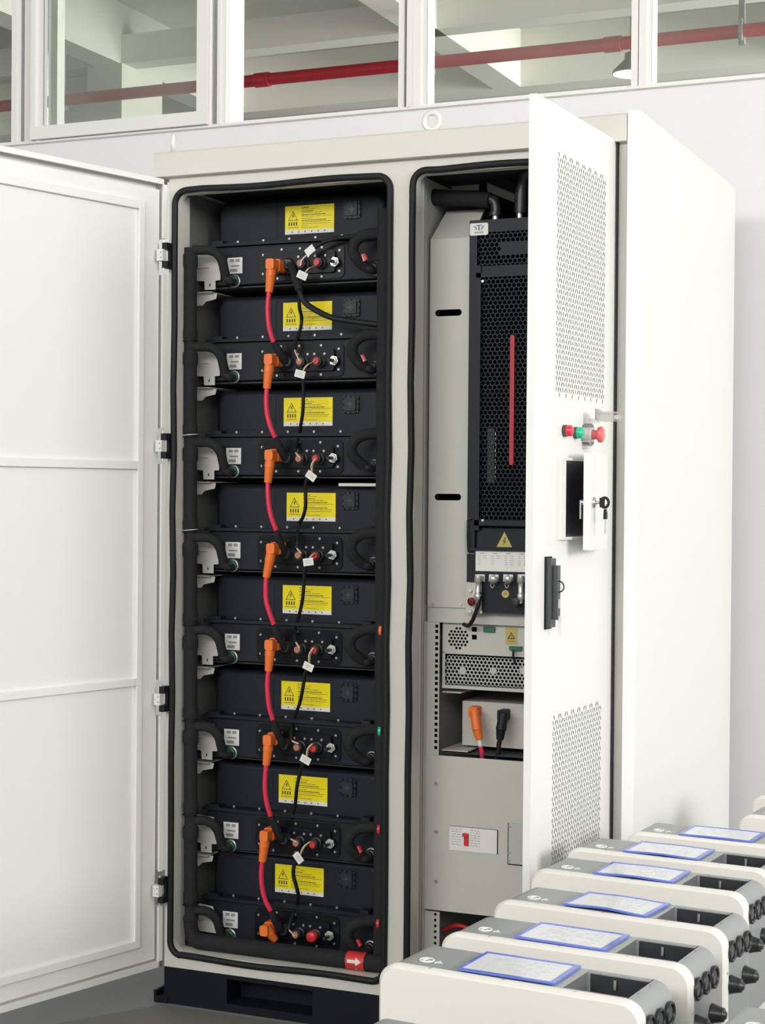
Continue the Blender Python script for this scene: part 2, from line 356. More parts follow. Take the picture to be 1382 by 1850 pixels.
# hinges of the left door
for py in (463, 806, 1262, 1607):
    z = at(300, py, -0.01).z
    h = MB().m('rubber'); h.box(-0.004, 0.012, -0.030, 0.0, z+0.0155, z+0.034); h.box(-0.004, 0.012, -0.030, 0.0, z-0.034, z-0.0155); h.box(0.006, 0.013, -0.016, 0.0, z-0.034, z+0.034); ho = h.build('hinge', cab)
    k = MB().m('white_paint'); k.box(-0.014, 0.004, -0.040, -0.020, z-0.0155, z+0.0155); k.m('zinc'); k.cyl((0.0, -0.026, z-0.040), (0.0, -0.026, z+0.040), 0.003, seg=10)
    k.m('print_grey'); k.cyl((-0.001, -0.041, z-0.007), (-0.001, -0.0395, z-0.007), 0.002, seg=8); k.cyl((-0.001, -0.041, z+0.007), (-0.001, -0.0395, z+0.007), 0.002, seg=8); k.build('hinge_leaf', ho)
# ---- left door: local x = along door from hinge, y = inner face normal
la = 0.2669
XL = Matrix(((-math.sin(la), math.cos(la), 0, -0.004), (-math.cos(la), -math.sin(la), 0, -0.004), (0, 0, 1, 0), (0, 0, 0, 1)))
ZL0, ZL1, WL = 0.145, 2.2735, 0.668
b = MB(XL).m('door_paint'); b.box(0, WL, -0.034, -0.032, ZL0, ZL1)
b.box(0, WL, -0.032, 0.0, ZL1-0.003, ZL1); b.box(0, WL, -0.032, 0, ZL0, ZL0+0.003)
b.box(0, WL, -0.008, 0.0, ZL1-0.014, ZL1-0.003); b.box(0, WL, -0.008, 0.0, ZL0+0.003, ZL0+0.016); b.box(WL-0.003, WL, -0.032, 0, ZL0, ZL1)
zs = [ZL0]+[v for py in (1607, 1262, 806, 463) for v in (at(300, py, -0.01).z-0.048, at(300, py, -0.01).z+0.048)]+[ZL1]
for i in range(0, len(zs), 2): b.box(0, 0.003, -0.032, 0, zs[i], zs[i+1]); b.box(0.003, 0.014, -0.006, 0.0, zs[i], zs[i+1])
left_door = b.build('left_door', cab)
b = MB(XL).m('door_paint')
b.box(0.018, WL-0.02, -0.032, -0.012, ZL0+0.022, ZL1-0.028)
b.build('inner_liner', left_door)
b = MB(XL).m('door_paint')
def ridge(b, x0, x1, z0, z1):
    b.box(x0, x1, -0.012, -0.004, z0, z1)
za, zb_ = 0.229, 2.205
b.box(0.079, 0.0985, -0.012, -0.002, za-0.018, zb_); b.box(WL-0.085, WL-0.065, -0.012, -0.002, za-0.018, zb_)
for z0, z1 in ((zb_-0.022, zb_), (1.491, 1.513), (0.914, 0.934), (za-0.018, za+0.003)): b.box(0.0985, WL-0.085, -0.012, -0.002, z0, z1)
b.build('stiffener_frame', left_door, bevel=0.0015)
# ---- right door: local x = along door from hinge, y = outward normal
ra = 0.0495
XR = Matrix(((-math.sin(ra), math.cos(ra), 0, 1.243), (-math.cos(ra), -math.sin(ra), 0, 0), (0, 0, 1, 0), (0, 0, 0, 1)))
WR = 0.535; ZR0, ZR1 = 0.145, 2.2842
b = MB(XR).m('door_paint')
sx0, sx1, sz0, sz1 = 0.130, 0.366, 1.338, 1.508
for a_, c_, d_, e_ in ((0, sx0, ZR0, ZR1), (sx1, WR, ZR0, ZR1), (sx0, sx1, ZR0, sz0), (sx0, sx1, sz1, ZR1)): b.box(a_, c_, -0.017, 0.0, d_, e_)
right_door = b.build('right_door', cab)
b = MB().m('rubber'); b.box(1.2462, 1.2488, -0.012, 0.001, 0.16, 2.282); b.build('hinge_gap_shade', cab)  # black strip drawn for the dark line of shade in the hinge gap
def vents(z0, z1):
    b = MB(XR).m('slot'); P = 0.0240; A = P*math.sqrt(3)
    x0, x1 = 0.083, 0.404; k = 0
    x = x0+0.008
    while x < x1-0.001:
        z = z0+(P/2 if k % 2 else 0)
        while z < z1:
            for dx, dz, an, ln in ((-0.0062, 0.0, 30, 0.0135), (0.0062, 0.0, -30, 0.0135), (0, -0.0115, 0, 0.0115)):
                c, s_ = math.cos(math.radians(an)), math.sin(math.radians(an)); hw = 0.0020; hl = ln/2
                cx = x+dx; cz = z+dz
                if cx < x0-0.002 or cx > x1+0.002: continue
                poly = []
                for u, v in ((-hw, -hl*0.5), (0, -hl), (hw, -hl*0.5), (hw, hl*0.5), (0, hl), (-hw, hl*0.5)):
                    poly.append((cx+(u*c+v*s_), 0.0004, cz+(-u*s_+v*c)))
                b.add(poly, [(0, 1, 2, 3, 4, 5)], False)
            z += P
        x += A/2; k += 1
    return b.build('vent_grille', right_door)
vents(1.664, 2.192); vents(0.40, 0.948)
# indicator lamps and emergency stop
def DR(s_, n, z): return XR @ Vector((s_, n, z))
b = MB(XR).m('dark_grey'); b.cyl((0.352, 0, 1.574), (0.352, 0.008, 1.574), 0.0135); b.m('lamp_red'); b.lathe((0.352, 0.008, 1.574), (0, 1, 0), [(0, .0125), (.010, .0125), (.013, .009), (.0135, .0)]); b.build('red_indicator', right_door)
b = MB(XR).m('dark_grey'); b.cyl((0.282, 0, 1.572), (0.282, 0.008, 1.572), 0.0135); b.m('green'); b.lathe((0.282, 0.008, 1.572), (0, 1, 0), [(0, .0125), (.010, .0125), (.013, .009), (.0135, .0)]); b.build('green_indicator', right_door)
b = MB(XR).m('label_white'); b.cyl((0.215, 0, 1.570), (0.215, 0.020, 1.570), 0.014); b.m('red_pale'); b.cyl((0.215, 0.020, 1.570), (0.215, 0.032, 1.570), 0.011); b.lathe((0.215, 0.032, 1.570), (0, 1, 0), [(0, .012), (.003, .018), (.010, .0185), (.013, .016), (.0135, 0)]); b.build('emergency_stop', right_door)
b = MB(XR).m('clear_plastic'); b.lathe((0.215, 0.001, 1.570), (0, 1, 0), [(0, .026), (.016, .026)], seg=24)
b.box(0.200, 0.230, 0.0, 0.012, 1.538, 1.548); b.box(0.205, 0.225, 0.01, 0.035, 1.598, 1.606)
b.box(0.195, 0.235, 0.032, 0.036, 1.603, 1.628); b.box(0.195, 0.235, 0.036, 0.075, 1.618, 1.622); b.box(0.195, 0.199, 0.036, 0.075, 1.600, 1.618); b.box(0.231, 0.235, 0.036, 0.075, 1.600, 1.618); b.box(0.2, 0.23, 0.075, 0.083, 1.604, 1.614)
b.build('stop_cover', right_door)
# display recess, screen and ajar flap
b = MB(XR).m('white_paint'); t = 0.006
b.box(sx0, sx1, -0.034, -0.030, sz0, sz1); b.box(sx0-t, sx0, -0.034, 0.012, sz0-t, sz1+t); b.box(sx1, sx1+t, -0.034, 0.012, sz0-t, sz1+t)
b.box(sx0, sx1, -0.034, 0.012, sz1, sz1+t); b.box(sx0, sx1, -0.034, 0.012, sz0-t, sz0)
b.m('white_paint'); b.box(sx1+t, sx1+0.032, 0.0, 0.004, sz0-0.006, sz1+0.006)
b.build('display_frame', right_door)
b = MB(XR).m('screen'); b.box(sx0, sx1-0.001, -0.030, 0.004, sz0, sz1); b.m('dark_grey'); b.box(sx0, sx1-0.001, 0.003, 0.006, sz0, sz0+0.006); b.box(sx0, sx1-0.001, 0.003, 0.006, sz1-0.006, sz1); b.build('screen', right_door)
fa = math.radians(8)
XF = XR @ Matrix.Translation((0.14, 0.014, 0)) @ Matrix.Rotation(fa, 4, 'Z')
b = MB(XF).m('door_paint'); fz0, fz1, fw = 1.308, 1.528, 0.196
b.box(0, fw, 0.015, 0.0165, fz0, fz1); b.box(fw-0.0015, fw, 0, 0.015, fz0, fz1); b.box(0, 0.0015, 0, 0.015, fz0, fz1); b.box(0, fw, 0, 0.015, fz0, fz0+0.0015); b.box(0, fw, 0, 0.015, fz1-0.0015, fz1)
b.box(0.01, fw-0.002, 0.004, 0.006, fz0+0.002, fz1-0.002)
b.build('display_flap', right_door)
b = MB(XF).m('steel'); b.lathe((0.166, 0.0165, 1.415), (0, 1, 0), [(0, .0125), (.004, .0125), (.006, .009), (.0065, 0)]); b.cyl((0.166, 0.02, 1.415), (0.166, 0.03, 1.415), 0.004)
b.m('zinc'); b.cyl((0.166, -0.012, 1.415), (0.166, 0.004, 1.415), 0.006); b.box(0.162, 0.173, -0.013, -0.010, 1.378, 1.42); b.build('flap_lock', right_door)
def key(name, label, base, shaft_dir, xf, flat):
    k = thing(name, label, 'key', tuple(xf @ Vector(base)), 'keys of the display flap')
    s_ = MB(xf).m('zinc'); bx, by, bz = base
    h = MB(xf).m('rubber')
    if flat:   # in the lock, head outwards
        s_.box(bx-0.001, bx+0.001, by-0.018, by, bz-0.003, bz+0.003)
        pts = [(bx, by+0.011+0.009*math.cos(t), bz+0.011*math.sin(t)) for t in [2*math.pi*i/16 for i in range(16)]]
        h.tube(pts, 0.0032, closed=True, smooth_path=False, seg=8); h.box(bx-0.003, bx+0.003, by, by+0.011, bz-0.011, bz+0.011)
    else:
        s_.prism([(bx-0.004, bz), (bx-0.0025, bz-0.026), (bx, bz-0.032), (bx+0.0025, bz-0.026), (bx+0.004, bz)], 'y', by-0.001, by+0.001)
        h.box(bx-0.0095, bx+0.0095, by-0.003, by+0.003, bz, bz+0.013); h.tube([(bx+0.007*math.cos(t), by, bz+0.015+0.005*math.sin(t)) for t in [2*math.pi*i/14 for i in range(14)]], 0.0032, closed=True, smooth_path=False, seg=8)
        h.m('steel'); h.tube([(bx, by+0.004*math.sin(t), bz+0.024+0.009*math.cos(t)) for t in [2*math.pi*i/14 for i in range(14)]], 0.0008, closed=True, smooth_path=False, seg=6)
    s_.build('blade', k); h.build('key_head', k); return k
key('key', 'black-headed key inserted in the lock of the small display flap', (0.166, 0.031, 1.415), 1, XF, True)
key('key', 'spare black-headed key hanging blade down beneath the inserted key', (0.166, 0.044, 1.378), 1, XF, False)
# swing handle
b = MB(XR).m('dark_grey'); b.cbox(0.430, 0.462, 0.0, 0.014, 1.143, 1.293, 0.001)
b.m('gland'); b.prism([(1.150, 0.014), (1.150, 0.020), (1.165, 0.028), (1.272, 0.028), (1.288, 0.018), (1.288, 0.014)], 'x', 0.434, 0.458) if False else None
b.m('rubber'); b.box(0.427, 0.465, 0.0, 0.004, 1.139, 1.297)
b.m('dark_grey'); b.cbox(0.434, 0.452, 0.014, 0.026, 1.160, 1.278, 0.001); b.m('steel'); b.box(0.437, 0.449, 0.026, 0.0275, 1.185, 1.205)
b.m('rubber'); b.tube([(0.445, 0.026+0.012*max(0, math.sin(t)), 1.232+0.012*math.cos(t)) for t in [math.pi*i/10 for i in range(11)]], 0.0016, smooth_path=False, seg=8)
b.m('label_white'); b.box(0.442, 0.444, 0.024, 0.034, 1.128, 1.168)
b.build('swing_handle', right_door, bevel=0.001)
# ================================================================== LEFT COMPARTMENT
REF = [2.211, 1.949, 1.690, 1.432, 1.180, 0.918, 0.662, 0.416]
LX = [0.270, 0.266, 0.270, 0.281, 0.271, 0.269, 0.263, 0.254]
ORD = ['topmost', 'second from top', 'third from top', 'fourth from top', 'fifth from top', 'sixth from top', 'seventh from top', 'lowest']
YF = 0.125; YC = 0.160
def PL(px, py, y): q = at(px, py, y); return Vector((q.x, q.y, q.z-REF[1]))    # measured on the second pack
def make_pack():
    root = thing('battery_pack', 'x', 'battery pack', (0.31, 0.16, 0), 'black battery packs stacked in the cabinet')
    zc0, zc1 = -0.098, 0.022; zb0, zb1 = -0.212, -0.106
    def W(v): return v
    # upper cover with rounded top corners and sloping front
    b = MB().m('pack_black')
    prof = []
    x0, x1, r = 0.060, 0.568, 0.022
    out = [(x0, zc0)]+[(x0+r-r*math.cos(t*math.pi/12), zc1-r+r*math.sin(t*math.pi/12)) for t in range(7)]+[(x1-r+r*math.sin(t*math.pi/12), zc1-r+r*math.cos(t*math.pi/12)) for t in range(7)]+[(x1, zc0)]
    n = len(out); e = 0.012
    vs = [(x, YC+e, z) for x, z in out]; cx, cz = (x0+x1)/2, (zc0+zc1)/2
    mid = [(x+(0.004 if x < cx else -0.004), YC+0.003, z-(0.004 if z > cz else 0)) for x, z in out]
    ins = [(x+(e if x < cx else -e), YC, z-(e if z > cz else 0)) for x, z in out]
    bk = [(x, 0.70, z) for x, z in out]
    al = bk+vs+mid+ins
    b.add(al, [(k*n+i, k*n+i+1, (k+1)*n+i+1, (k+1)*n+i) for k in range(3) for i in range(n-1)], True)
    b.add(al, [tuple(range(3*n, 4*n))], False)
    b.add(al, [tuple(range(0, n))], False)
    b.m('pack_black'); b.box(x0+0.03, 0.285-0.04, YC-0.0012, YC, zc0+0.012, zc1-0.016)
    b.build('upper_cover', root)
    b = MB().m('pack_black'); b.box(0.060, 0.568, YF, 0.70, zb0, zb1); b.build('lower_body', root, bevel=0.003)
    b = MB().m('pack_black'); b.box(0.050, 0.572, YF-0.012, 0.70, zb1, zb1+0.005); b.box(0.050, 0.572, YF-0.009, 0.66, zb1+0.005, zb1+0.008); b.box(0.53, 0.555, YF-0.012, YF+0.02, zb1+0.008, zb1+0.018); b.box(0.065, 0.10, YF-0.008, YF+0.02, zb1+0.008, zb1+0.016); b.build('flange', root)
    # yellow label
    lx, lz, w_, h_ = 0.270, 0.0, 0.147, 0.077; y = YC-0.0014
    b = MB().m('yellow'); b.box(lx, lx+w_, y, YC, lz-h_+0.011, lz); b.m('label_white'); b.box(lx, lx+w_, y, YC, lz-h_, lz-h_+0.011)
    b.m('print'); yy = y-0.0003
    def tri(b, cx, z0, s_, t_):
        P = [(cx-s_/2, z0), (cx+s_/2, z0), (cx, z0+s_*0.9)]; c = (cx, z0+s_*0.3)
        I = [(p[0]+(c[0]-p[0])*t_, p[1]+(c[1]-p[1])*t_) for p in P]
        b.add([(p[0], yy, p[1]) for p in P+I], [(0, 1, 4, 3), (1, 2, 5, 4), (2, 0, 3, 5)], False)
    tri(b, lx+0.024, lz-0.040, 0.030, 0.2)
    def bolt(b, cx, cz, s_, yy):
        b.add([(cx+x*s_, yy, cz+z*s_) for x, z in ((0.15, 0.5), (-0.28, -0.02), (-0.02, -0.02), (-0.2, -0.5), (0.28, 0.08), (0.02, 0.08), (0.3, 0.5))], [(0, 1, 2, 5, 6), (2, 3, 4, 5)], False)
    bolt(b, lx+0.024, lz-0.028, 0.015, yy)
    for i in range(4): b.box(lx+0.0105+i*0.0075, lx+0.0145+i*0.0075, yy, y, lz-0.054, lz-0.044)
    b.box(lx+0.008, lx+0.040, yy, y, lz-0.0595, lz-0.058)
    rnd = random.Random(3)
    z = lz-0.005
    for i, ln in enumerate((0.022, 0.040, 0.034, 0.062, 0.072, 0.090, 0.034, 0.074, 0.088, 0.084, 0.020, 0.050)):
        x = lx+0.050; th = 0.0021 if i in (0, 2, 4, 7) else 0.0011; end = x+ln
        while x < end:
            wd = rnd.uniform(0.004, 0.012); b.box(x, min(x+wd, end), yy, y, z-th, z); x += wd+0.0012
        z -= 0.0050
    for i in range(6): b.box(lx+0.020+i*0.0195, lx+0.0235+i*0.0195, yy, y, lz-h_+0.004, lz-h_+0.0075)
    b.build('warning_label', root)
    # pressure valve
    c = PL(636, 556, YC); b = MB().m('valve_grey'); v = 0.024
    b.prism([(c.x+a_, c.z+d_) for a_, d_ in rrect(-v, v, -v, v, 0.006, 3)], 'y', YC-0.005, YC)
    b.prism([(c.x+a_, c.z+d_) for a_, d_ in rrect(-0.0165, 0.0165, -0.0165, 0.0165, 0.004, 3)], 'y', YC-0.010, YC-0.005)
    b.m('panel_black')
    for k in range(12):
        t = k % 3-1; sd = k//3; px_, pz_ = [(t*0.015, 0.021), (t*0.015, -0.021), (0.021, t*0.015), (-0.021, t*0.015)][sd]
        b.cyl((c.x+px_, YC-0.0075, c.z+pz_), (c.x+px_, YC-0.005, c.z+pz_), 0.0028, seg=8)
    b.m('dark_grey'); b.box(c.x-0.008, c.x+0.008, YC-0.0105, YC-0.010, c.z-0.001, c.z+0.002); b.box(c.x-0.001, c.x+0.002, YC-0.0105, YC-0.010, c.z-0.008, c.z+0.008); b.build('pressure_valve', root)
    # barcode label
    q = PL(424, 653, YF); b = MB().m('label_white'); b.box(q.x-0.024, q.x+0.022, YF-0.0012, YF, q.z-0.022, q.z+0.022)
    b.m('print_grey')
    for (x_, z_, w2, h2) in ((-0.016, 0.010, 0.013, 0.008), (0.001, 0.010, 0.013, 0.008), (-0.013, -0.003, 0.026, 0.004), (-0.016, -0.017, 0.022, 0.008)): b.box(q.x+x_, q.x+x_+w2, YF-0.0016, YF-0.0012, q.z+z_, q.z+z_+h2)
    b.build('barcode_label', root)
    # connector panel
    px0, px1, pz0, pz1 = 0.212, 0.466, -0.207, -0.116
    b = MB().m('panel_black'); b.prism(rrect(px0, px1, pz0, pz1, 0.016, 4), 'y', YF-0.004, YF); b.prism(rrect(px0+0.016, px1-0.024, pz0+0.016, pz1-0.016, 0.008, 4), 'y', YF-0.013, YF-0.004)
    cp = b.build('connector_panel', root, bevel=0.0015)
    yc = YF-0.013
    s1 = PL(541, 653, 0.085); s2 = PL(571, 652, 0.085); nt = PL(602, 651, 0.105)
    for i, c in enumerate((s1, s2)):
        b = MB().m('gland'); b.cyl((c.x, yc, c.z), (c.x, 0.088, c.z), 0.0125, seg=18); b.lathe((c.x, yc, c.z), (0, -1, 0), [(0, .016), (.006, .016), (.007, .0125)]); b.m('red' if i else 'copper_wire'); b.cyl((c.x, 0.088, c.z), (c.x, 0.082, c.z), 0.0085, seg=14); b.build('signal_socket', root)
    b = MB().m('zinc'); b.cyl((nt.x, yc, nt.z), (nt.x, yc-0.006, nt.z), 0.0135, seg=6); b.lathe((nt.x, yc-0.006, nt.z), (0, -1, 0), [(0, .010), (.004, .009)]); b.m('gland'); b.cyl((nt.x, yc-0.008, nt.z), (nt.x-0.002, yc-0.034, nt.z-0.001), 0.0048, seg=10); b.build('vent_plug', root)
    # black negative terminal & coolant ports
    c = PL(517, 653, 0.10); b = MB().m('gland'); b.lathe((c.x, yc, c.z), (0, -1, 0), [(0, .017), (.006, .017), (.008, .013), (.012, .013)]); b.build('negative_terminal', root)
    for px, py in ((417, 681), (672, 665)):
        c = PL(px+6, py, YF); b = MB().m('zinc'); b.lathe((c.x, YF, c.z), (0, -1, 0), [(0, .018), (.003, .018), (.0035, .014)], seg=20); b.m('pcb_green' if px < 500 else 'gland'); b.lathe((c.x, YF-0.0035, c.z), (0, -1, 0), [(0, .0155), (.010, .0155), (.011, .011)]); b.m('gland'); b.cyl((c.x, YF-0.012, c.z), (c.x, YF-0.026, c.z), 0.011); b.build('coolant_port', root)
    # bolts
    bm = MB().m('bolt_dark'); bm.cyl((0, 0, 0), (0, -0.003, 0), 0.0036, seg=6); b0 = bm.build('bolt', root); me = b0.data
    for v in me.vertices: v.co = v.co+Vector(root.location)
    spots = [(0.062+0.0785*i, YF-0.012+0.002, zb1+0.0125) for i in range(7)]
    spots = [(x, YC-0.028, z) for x, y_, z in spots]
    for x, z in ((0.224, -0.135), (0.224, -0.186), (0.452, -0.133), (0.452, -0.188), (0.28, -0.1225), (0.335, -0.1225), (0.40, -0.1225), (0.268, -0.2005), (0.335, -0.2005), (0.40, -0.2005)): spots.append((x, YF-0.003, z))
    for x, z in ((0.335, -0.146), (0.365, -0.146), (0.385, -0.146), (0.415, -0.146), (0.352, -0.178), (0.402, -0.178)): spots.append((x, yc, z))
    for i, s_ in enumerate(spots):
        o = b0 if i == 0 else b0.copy()
        if i: COL.objects.link(o)
        o.location = Vector(s_)-Vector(root.location)
    return root
pack0 = make_pack(); index_kids()
TXT = ['black cable leaving rightward', 'label crossed by two cables', 'pale shelf edge beneath it', 'directly under the pale shelf edge', 'beside orange hose tape', 'beside green hose tape', 'beside red hose tape', 'red cap on one socket']
for i in range(8):
    p = pack0 if i == 0 else copy_tree(pack0)
    p.location.z = REF[i]
    p['label'] = ORD[i]+' black battery pack of the stack, '+TXT[i]
    index_kids()
    for ch in KIDS[p.name]:
        if ch.name.startswith('warning_label'): ch.location.x += LX[i]-0.270
# red cap on the lowest pack
q = at(571, 652, 0.085); q.z += REF[7]-REF[1]; b = MB().m('red'); b.lathe((q.x, 0.094, q.z), (0, -1, 0), [(0, .0145), (.014, .0145), (.017, .012), (.0175, 0)])
bc = b.build('socket_cap'); tag(bc, 'round red protective cap on a socket of the lowest battery pack', 'cap')
# rack brackets (left) and shelf rails
index_kids()
for i in range(8):
    dz = REF[i]-REF[0]
    def B(px, py, y=0.112): q = at(px, py, y); return (q.x, q.z+dz)
    b = MB().m('cab_front')
    poly = [B(340, 456), B(392, 458), B(397, 470), B(398, 506), B(389, 507), B(389, 523), B(370, 524), B(369, 508), B(340, 507)]
    if i == 7: poly = [B(340, 456), B(392, 458), B(397, 470), B(398, 506), B(340, 507)]
    b.prism(poly, 'y', 0.112, 0.1145)
    if i < 7:
        b.prism([B(340, 528, .118), B(392, 530, .118), B(390, 540, .118), B(372, 545, .118), B(366, 552, .118), B(340, 553, .118)], 'y', 0.118, 0.1205)
    z1 = at(375, 528, 0.105).z+dz
    b.box(0.02, 0.075, 0.100, 0.25, z1-0.001, z1+0.001) if i < 7 else None
    z2 = at(375, 483, 0.105).z+dz; b.box(0.02, 0.062, 0.106, 0.112, z2-0.0008, z2+0.0008)
    b.m('hole'); q = at(379, 515, 0.1115); b.box(q.x-0.0014, q.x+0.0014, 0.1115, 0.112, q.z+dz-0.004, q.z+dz+0.004) if i < 7 else None
    b.build('rack_bracket', cab)
    b = MB().m('shell_dark'); b.box(0.02, 0.60, 0.14, 0.70, REF[i]-0.2185, REF[i]-0.2145); b.build('shelf', cab)
b = MB().m('cab_front'); q = at(655, 876, 0.17); b.box(q.x-0.05, 0.575, 0.125, 0.13, q.z-0.004, q.z+0.004); b.build('shelf_edge', cab)
# ---- coolant manifold hoses
def hose(name, label, x, y, r, z0, z1, extra=None):
    h = thing(name, label, 'hose', (x, y, z0)); return h
lh = thing('coolant_hose', 'black foam-wrapped coolant manifold running down the left and along the bottom', 'hose', (0.041, 0.045, 0.2), 'coolant manifolds of the battery packs')
xl = lambda z: 0.039+(2.09-z)*0.009
b = MB().m('foam')
tops = [at(343, 452+0, 0.045).z+(REF[i]-REF[0]) for i in range(8)]
zt = tops[0]+0.006
prof = []
def RR(z):
    r = 0.0185
    for t in tops:
        d = t-z
        if -0.02 < d < 0.014: r = 0.0165
        elif 0.014 <= d < 0.05: r = 0.0215
        elif -0.05 < d <= -0.02: r = 0.0205
    return r
z = zt; pts = []; rs = []
while z > 0.262: pts.append((xl(z), 0.045, z)); rs.append(RR(z)); z -= 0.007
b.tube(pts, rs, seg=16, smooth_path=False)
for t in tops[1:]: b.m('rubber'); b.cyl((xl(t+0.016), 0.045, t+0.017), (xl(t), 0.045, t+0.0145), 0.0222, seg=18); b.m('foam')
for t in tops[2:4]: b.m('label_white'); b.cyl((xl(t+0.016), 0.045, t+0.0195), (xl(t), 0.045, t+0.0180), 0.0212, seg=18); b.m('foam')
b.build('riser', lh)
pb = at(400, 1706, 0.045); pe = at(690, 1738, 0.045)
b = MB().m('foam'); b.tube([(xl(0.27), 0.045, 0.268), (xl(0.27)+0.001, 0.045, 0.245), (xl(0.27)+0.010, 0.045, 0.220), (0.085, 0.045, 0.212), (0.13, 0.045, 0.2115), (0.30, 0.045, 0.2115), (0.50, 0.045, 0.212), (0.632, 0.045, 0.213)], [0.019, .0195, .0215, .0225, .0215, .0215, .022, .0225], seg=18, n=6)
b.build('bottom_run', lh)
lx = at(640, 1728, 0.024).x; lz = 0.213
b = MB().m('red'); b.cyl((lx-0.026, 0.045, lz), (lx+0.026, 0.045, lz), 0.0235, seg=28, cap=False)
b.m('label_white'); yy = 0.0205
def on_cyl(x, t): return (lx+x, 0.045-0.0240*math.cos(t), lz+0.0240*math.sin(t))
for a0, a1, x0_, x1_ in ((-0.05, 0.31, -0.020, 0.004),):
    vs = []; N = 4
    for k in range(N+1):
        t = a0+(a1-a0)*k/N; vs += [on_cyl(x0_, t), on_cyl(x1_, t)]
    b.add(vs, [(2*k, 2*k+1, 2*k+3, 2*k+2) for k in range(N)], False)
vs = []; N = 10
for k in range(N+1):
    t = -0.33+0.92*k/N; vs += [on_cyl(0.0035, t), on_cyl(0.0036+0.0165*(1-abs(t-0.13)/0.46), t)]
b.add(vs, [(2*k, 2*k+1, 2*k+3, 2*k+2) for k in range(N)], False)
vs = [on_cyl(0.000, -0.95), on_cyl(0.004, -0.70), on_cyl(0.008, -0.95), on_cyl(0.014, -1.15), on_cyl(0.004, -0.82)]
b.add(vs, [(0, 1, 4), (1, 2, 3, 4)], False)
b.build('arrow_label', lh)
for i in range(8):
    dz = REF[i]-REF[0]
    def Q(px, py, y): q = at(px, py, y); return Vector((q.x, q.y, q.z+dz))
    b = MB().m('foam'); b.tube([Q(349, 451, .045), Q(362, 452, .050), Q(378, 452, .056), Q(392, 458, .062), Q(401, 471, .070), Q(405, 487, .080), Q(408, 499, .088)], 0.0130, seg=14, n=5)
    b.build('branch_hose', lh)
    b = MB().m('gland'); b.tube([Q(407, 494, .086), Q(409, 502, .090), Q(415, 507, .098), Q(422, 509, .112)], 0.0125, seg=12, n=4); b.build('elbow_coupling', lh)
rh = thing('coolant_hose', 'black foam-wrapped coolant manifold at the right edge of the pack stack', 'hose', (0.61, 0.07, 0.2), 'coolant manifolds of the battery packs')
b = MB().m('foam'); b.cyl((0.607, 0.078, 0.205), (0.602, 0.078, 2.17), 0.021, seg=18); b.build('riser', rh)
tapes = {4: 'orange', 5: 'green', 6: 'red', 7: 'red'}
for i in range(8):
    dz = REF[i]-REF[1]
    def Q(px, py, y): q = at(px, py, y); return Vector((q.x, q.y, q.z+dz))
    b = MB().m('foam'); b.tube([Q(694, 604, .078), Q(676, 604, .070), Q(656, 607, .060), Q(641, 618, .055), Q(636, 633, .055), Q(641, 646, .062), Q(650, 656, .075), Q(657, 662, .085)], 0.0148, seg=14, n=5); b.build('branch_hose', rh)
    b = MB().m('gland'); b.tube([Q(652, 657, .082), Q(660, 664, .088), Q(668, 667, .096), Q(676, 668, .112)], 0.0125, seg=12, n=4)
    b.build('elbow_coupling', rh)
    q = Q(651, 645, .062); b = MB().m('red_pale' if i in (0, 1) else ('foam' if i in (2, 3, 4, 5) else 'red')); b.cyl(q+Vector((-0.004, 0.014, 0.004)), q+Vector((0.006, 0.014, -0.012)), 0.011 if i == 0 else 0.008, seg=12)
    if i in (0, 1, 6, 7): b.build('tape_marker', rh)
    if i in tapes:
        q = Q(689, 604, .062); b = MB().m(tapes[i]); b.cyl(q, q+Vector((0.007, 0.002, 0)), 0.0135, seg=16); b.build('tape_marker', rh)
# ---- power cables
plugs = [((507, 482), (488, 484), (486, 528)), ((504, 652), (486, 653), (482, 702)), ((505, 823), (488, 824), (484, 872)), ((508, 990), (492, 993), (481, 1043)),
         ((505, 1162), (489, 1163), (485, 1212)), ((502, 1332), (486, 1333), (481, 1382)), ((496, 1503), (480, 1506), (474, 1556)), ((496, 1672), (480, 1676), (497, 1698))]
cabs = [[(486, 528), (484, 548), (484, 570), (487, 595), (494, 618)], [(482, 702), (481, 725), (483, 750), (490, 775), (497, 790)], [(484, 872), (484, 890), (486, 915), (491, 937), (499, 958)],
        [(481, 1043), (480, 1062), (481, 1085), (487, 1107), (495, 1128)], [(485, 1212), (483, 1235), (484, 1258), (487, 1280), (493, 1300)], [(481, 1382), (479, 1405), (479, 1430), (483, 1455), (489, 1474)], [(474, 1556), (472, 1580), (474, 1605), (480, 1628), (489, 1645)]]
